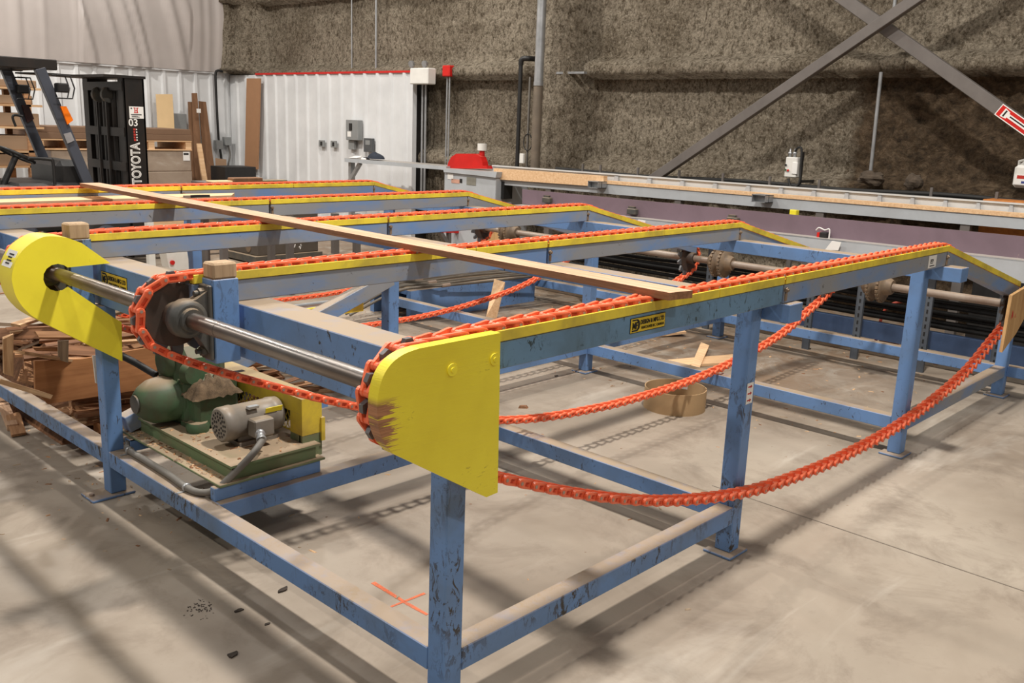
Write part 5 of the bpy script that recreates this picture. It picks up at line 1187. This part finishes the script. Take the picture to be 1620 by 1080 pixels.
P = quad([(35, 166), (46, 167), (54, 188), (44, 194)], 'y', yfar - .07); m = MB(); m.prism(P, (0, .07, 0)); m.build('rear_signal_lamp', plain('dark_red_lens', srgb(58, 30, 32), .35), fk)
P = quad([(101, 212), (112, 209), (118, 222), (107, 227)], 'y', YF - .062); m = MB(); m.prism(P, (0, .012, 0)); m.build('tape_patch', plain('silver_tape', srgb(150, 148, 150), .45), fk)
# steering wheel, cowl, seat, hood, body, wheels
c = at(26, 245, 'y', YF + .35); ax = Vector((.45, 0, .9)).normalized(); e1 = Vector((0, 1, 0)); e2 = ax.cross(e1)
m = MB(); R = .19; m.tube([c + e1 * R * math.cos(2*math.pi*i/24) + e2 * R * math.sin(2*math.pi*i/24) for i in range(25)], .018, 8)
for k in range(3): a_ = 2 * math.pi * k / 3; m.tube([c, c + e1 * R * math.cos(a_) + e2 * R * math.sin(a_)], .012, 6)
m.cyl(c, c - ax * .5, .035, 10); m.cyl(c - ax * .02, c + ax * .02, .05, 14); m.build('steering_wheel', M_black, fk)
xb = p1[0]
m = MB(); m.box((xb - .75, YF + .02, .45), (xb + .12, yfar - .02, .98), 0, None, .04); m.box((xb - .28, YF + .10, .9), (xb + .02, yfar - .1, 1.22), 0, None, .06); m.build('cowl', M_black, fk)
m = MB(); m.box((xb - 2.1, YF, .30), (xb - .55, yfar, .95), 0, None, .05); m.box((xb - 2.45, YF, .25), (xb - 1.75, yfar, 1.05), 0, None, .12); m.build('counterweight', M_fk, fk)
m = MB(); m.box((xb - 1.25, YF + .3, .94), (xb - .8, yfar - .3, 1.06), 0, None, .04); m.box((xb - 1.35, YF + .3, 1.0), (xb - 1.22, yfar - .3, 1.5), 0, None, .04); m.build('seat', M_black, fk)
m = MB(); m.tube(spline([at(45, 250, 'y', YF + .02), at(78, 252, 'y', YF + .02), at(84, 258, 'y', YF + .02), at(87, 292, 'y', YF + .02)], 5), .018, 8); m.build('grab_bar', M_black, fk)
m = MB(); m.tube(spline([at(25, 200, 'y', YF + .5), at(20, 186, 'y', YF + .5), at(24, 182, 'y', YF + .5), at(36, 184, 'y', YF + .5)], 5), .014, 8); m.build('mirror_arm', M_black, fk)
for x, y, r_ in ((xr0 - .30, YF + .0, .34), (xr0 - .30, yfar - .22, .34), (xb - 2.0, YF, .26), (xb - 2.0, yfar - .2, .26)):
    m = MB(); m.lathe((x, y - .02, r_), (0, 1, 0), [(0, r_ * .6), (.02, r_ * .92), (.05, r_), (.19, r_), (.22, r_ * .92), (.24, r_ * .6)], 28); wh = m.build('wheel', M_rubber, fk)
    m = MB(); m.lathe((x, y - .03, r_), (0, 1, 0), [(0, r_ * .2), (.012, r_ * .5), (.02, r_ * .55)], 20); m.build('hub', M_fk, wh)
m = MB()
for yy in (YF + .25, yfar - .35): m.box((xr1 + .02, yy, .06), (xr1 + 1.1, yy + .12, .10)); m.box((xr1 + .02, yy, .06), (xr1 + .06, yy + .12, .5))
m.box((xr1 + .02, YF + .1, .42), (xr1 + .06, yfar - .1, .5)); m.build('fork', M_fkb, fk)
# ================================================================ STOCK AGAINST THE LEFT WALL
M_cart = plain('brown_carton', srgb(150, 122, 96), .75, 0, .12, 2); M_cartd = plain('dark_brown_carton', srgb(122, 94, 72), .75, 0, .12, 2)
def wrap_mat():
    t = NT('shrink_wrapped_carton'); n = t.noise(t.coords((1, 1, 1.6)), 2.2, 4, .6, .6)
    return t.done(t.ramp(n, [(.3, srgb(146, 128, 112)), (.6, srgb(164, 148, 132)), (.8, srgb(190, 180, 168))]), .22, 0, .7)
M_wrap = wrap_mat(); YS = 12.6
def ybox(name, px, y, depth, mat, label, cat, group=None, bev=.006, z0=None, parent=None):
    (u0, v0, u1, v1) = px; a = at(u0, v1, 'y', y); b = at(u1, v0, 'y', y); m = MB(); m.box((a[0], y, a[2] if z0 is None else z0), (b[0], y + depth, b[2]), 0, None, bev); return tag(m.build(name, mat, parent), label, cat, group)
zpal = at(270, 238, 'y', YS)[2]
xw0, xw1 = at(82, 260, 'y', YS)[0], at(304, 260, 'y', YS)[0]; xm = at(172, 260, 'y', YS)[0]
for (xa, xb_, lab) in ((xw0, xm - .02, 'shrink wrapped carton stack on the left, behind the forklift pillar'), (xm + .02, xw1, 'shrink wrapped carton stack on the right, between mast and leaning boards')):
    cs = thing('wrapped_carton_stack', lab, 'carton', ((xa + xb_) / 2, YS + .5, 0))
    zz = [0.0, .12, zpal * .40, zpal * .72, zpal - .005]
    m = MB(); m.box((xa, YS, 0), (xb_, YS + 1.0, .12)); m.build('pallet', M_pine, cs)
    for i in range(1, 4): m = MB(); m.box((xa + .005 * (i % 2), YS + .003 * i, zz[i] + .002), (xb_ - .005 * (i % 2), YS + 1.0, zz[i+1]), 0, None, .012); m.build('carton', M_wrap, cs)
    if xa > xm:
        m = MB(); a, b = at(290, 254, 'y', YS - .004), at(300, 240, 'y', YS - .004); m.box((a[0], YS - .004, a[2]), (b[0], YS - .001, b[2])); m.box((a[0] + .01, YS - .006, b[2] - .05), (b[0] - .02, YS - .0045, b[2] - .02), 1); m.build('shipping_label', [M_paper, M_ink], cs)
zp1 = at(270, 222, 'y', YS)[2]; zt1 = at(270, 204, 'y', YS)[2]; xp0, xp1 = at(58, 230, 'y', YS)[0], at(303, 230, 'y', YS)[0]
for (xa, xb_, lab) in ((xp0, xm - .02, 'pine pallet on the left carton stack'), (xm + .02, xp1, 'pine pallet on the right carton stack')):
    pa = thing('pallet', lab, 'pallet', ((xa + xb_) / 2, YS + .5, zpal))
    m = MB(); m.box((xa, YS - .01, zpal), (xb_, YS + 1, zpal + .018)); m.build('bottom_deck', M_pine, pa); m = MB(); m.box((xa, YS - .01, zp1 - .022), (xb_, YS + 1, zp1)); m.build('top_deck', M_pine, pa)
    for i in range(3): x = xa + (xb_ - xa - .10) * i / 2; m = MB(); m.box((x, YS, zpal + .018), (x + .10, YS + 1, zp1 - .022)); m.build('pallet_block', M_pine, pa)
    for i in range(2):
        hh = (zt1 - zp1) / 2; o = MB(); o.box((xa + .01 * i, YS - .02 + .01 * i, zp1 + hh * i + .001), (xb_ - .01 * i, YS + 1, zp1 + hh * (i + 1)), 0, None, .005); tag(o.build('flat_carton', M_cartd), ('upper' if i else 'lower') + ' flat brown carton on the ' + ('left' if xa < 4 and xb_ < xm + .01 else 'right') + ' pallet', 'carton')
# leaning boards and sheets along the wall
def lean(px, y0, th, mat, name, label, cat, back=.25):
    P = quad(px[:2], 'y', y0 + back) + quad(px[2:], 'y', y0 + back * .35)
    low = [p + (p - q) * (p[2] / max(q[2] - p[2], .1)) for p, q in ((P[3], P[0]), (P[2], P[1]))]
    m = MB(); m.prism([P[0], P[1], low[1], low[0]], (0, th, 0)); return tag(m.build(name, mat), label, cat)
M_brn = wood('brown_hardboard', srgb(132, 98, 72), srgb(106, 76, 54), .4, axis=2)
M_mdf = plain('tan_fibreboard', srgb(206, 176, 132), .7, 0, .06)
lean([(247, 149), (273, 149), (276, 203), (250, 203)], 13.7, .02, M_mdf, 'fibreboard_sheet', 'tan fibreboard sheet leaning on the wall above the pallets', 'board', .4)
lean([(298, 161), (305, 161), (312, 290), (303, 290)], 13.5, .025, M_brn, 'hardboard_strip', 'darkest narrow board leaning on the wall, first from the left', 'board', .5)
lean([(304, 147), (312, 147), (322, 290), (310, 290)], 13.42, .025, M_brn, 'hardboard_strip', 'tallest brown board leaning on the wall, with a white sticker', 'board', .5)
lean([(315, 160), (326, 161), (342, 290), (325, 290)], 13.5, .025, M_brn, 'hardboard_strip', 'wide brown board leaning on the wall with notched top', 'board', .5)
lean([(312, 227), (319, 227), (329, 290), (321, 290)], 13.2, .03, M_pine, 'pine_board', 'short pale board leaning among the brown wall boards', 'board', .2)
lean([(341, 250), (358, 252), (360, 290), (342, 290)], 13.6, .01, M_cart, 'cardboard_sheet', 'bent brown cardboard sheet standing at the foot of the wall', 'cardboard', .2)
a = at(310, 175, 'y', 13.42 + .32); m = MB(); m.box((a[0] - .03, a[1] - .08, a[2] - .035), (a[0] + .05, a[1] - .078, a[2] + .035)); tag(m.build('white_sticker', M_paper), 'small white sticker on the tallest leaning board', 'sticker')
P = quad([(390, 124), (411, 124), (407, 268), (387, 268)], 'x', 7.40); m = MB(); m.prism(P, (.03, 0, 0)); tag(m.build('tall_board', plain('tan_hardboard', srgb(166, 124, 90), .6, 0, .06)), 'tall brown board standing in the corner beside the white wall panel', 'board')
ybox('electrical_cabinet', (275, 180, 295, 205), 14.05, .2, M_ebox, 'grey electrical cabinet on the white wall right of the fibreboard', 'electrical box')
ybox('junction_box', (343, 222, 353, 236), 14.1, .12, M_ebox, 'grey box on the left of two on the wall cables in the corner', 'electrical box')
ybox('junction_box', (357, 217, 366, 230), 14.1, .12, M_ebox, 'grey box on the right of two on the wall cables in the corner', 'electrical box')
m = MB(); m.tube(spline([at(352, 113, 'y', 14.15), at(344, 112, 'y', 14.15), at(341, 120, 'y', 14.15), at(343, 170, 'y', 14.15), at(346, 222, 'y', 14.15), at(350, 250, 'y', 14.15), at(351, 292, 'y', 14.15)], 6), .022, 8); tag(m.build('wall_cable', M_rubber), 'black cable dropping from the corner to a wall box', 'cable')
m = MB(); m.tube(spline([at(361, 230, 'y', 14.15), at(364, 245, 'y', 14.15), at(361, 262, 'y', 14.15), at(362, 280, 'y', 14.15)], 6), .016, 8); tag(m.build('wall_cable', M_grey_cond), 'thin grey cable below the right wall box', 'cable')
ybox('black_bin', (357, 264, 405, 296), 12.9, .5, M_black, 'low black bin standing in the far corner', 'bin', z0=0.0)
# stock on the floor beyond the farthest runner
sr = thing('stock_trolley', 'low trolley of timber beyond the farthest runner', 'trolley', (at(390, 290, 'y', 6.3)[0], 6.4, 0))
a, b = at(335, 292, 'y', 6.3), at(470, 290, 'y', 6.3); zt_ = at(390, 289, 'y', 6.3)[2]
m = MB(); m.box((a[0], 6.25, zt_ - .06), (b[0], 6.7, zt_)); m.build('deck', M_steel, sr)
for x in (a[0] + .1, b[0] - .1):
    for y in (6.3, 6.65): m = MB(); m.box((x - .03, y - .03, 0), (x + .03, y + .03, zt_ - .06)); m.build('leg', M_steel, sr)
ybox('timber', (337, 286, 372, 289.5), 6.32, .14, M_pine, 'pale timber lying on the trolley beyond the farthest runner', 'timber', z0=zt_)
ybox('channel_section', (370, 281, 416, 289.5), 6.30, .12, M_brn, 'brown channel section lying on the trolley beyond the farthest runner', 'timber', z0=zt_)
ybox('green_bar', (418, 284.5, 455, 288.5), 6.30, .10, M_green, 'green bar lying on the trolley right of the brown channel', 'bar', z0=zt_)
# cartons racked behind the truck
rk = thing('storage_rack', 'wooden storage rack behind the forklift at the left edge', 'rack', (at(10, 290, 'y', 12.2)[0], 12.5, 0))
xr_a, xr_b = at(-30, 200, 'y', 12.2)[0], at(52, 200, 'y', 12.2)[0]
zs = [at(30, v, 'y', 12.2)[2] for v in (262, 238, 200, 165, 138)]
for x in (xr_a, xr_b - .08):
    for y in (12.2, 13.0): m = MB(); m.box((x, y, 0), (x + .08, y + .08, zs[-1])); m.build('post', M_scrap[1], rk)
for i, z in enumerate(zs): m = MB(); m.box((xr_a, 12.2, z - .03), (xr_b + .15, 13.08, z)); m.build('shelf', M_scrap[0], rk)
for i, z in enumerate(zs):
    hh = (.16, .20, .18, .12, .10)[i]; m = MB(); m.box((xr_a + .1, 12.22, z + .001), (xr_b + .1 - .07 * (i % 2), 13.0, z + hh), 0, None, .008); tag(m.build('flat_carton', M_cart), 'brown carton on the %s shelf of the rack behind the forklift' % ('lowest', 'second lowest', 'middle', 'second highest', 'top')[i], 'carton')
# things glimpsed under the middle runner
m = MB(); a = at(243, 446, 'z', 0); m.box((a[0] - .035, a[1], 0), (a[0] + .035, a[1] + .07, .9)); tag(m.build('white_post', M_white), 'white square post seen under the middle runner', 'post')
cb2 = thing('white_control_box', 'white box with a red knob hanging under the middle runner', 'control box', at(282, 432, 'y', 6.6))
P = quad([(262, 396), (296, 396), (301, 431), (268, 424)], 'y', 6.6); m = MB(); m.prism(P, (0, .15, 0)); m.build('housing', M_white, cb2)
c = at(272, 415, 'y', 6.598); m = MB(); m.cyl(c, c - Vector((0, .02, 0)), .022, 14); m.build('knob', M_red, cb2)
m = MB(); a = at(310, 438, 'y', 6.6); m.box((a[0] - .05, 6.62, 0), (a[0] + .02, 6.70, 1.0)); m.build('stand', M_blue, cb2)
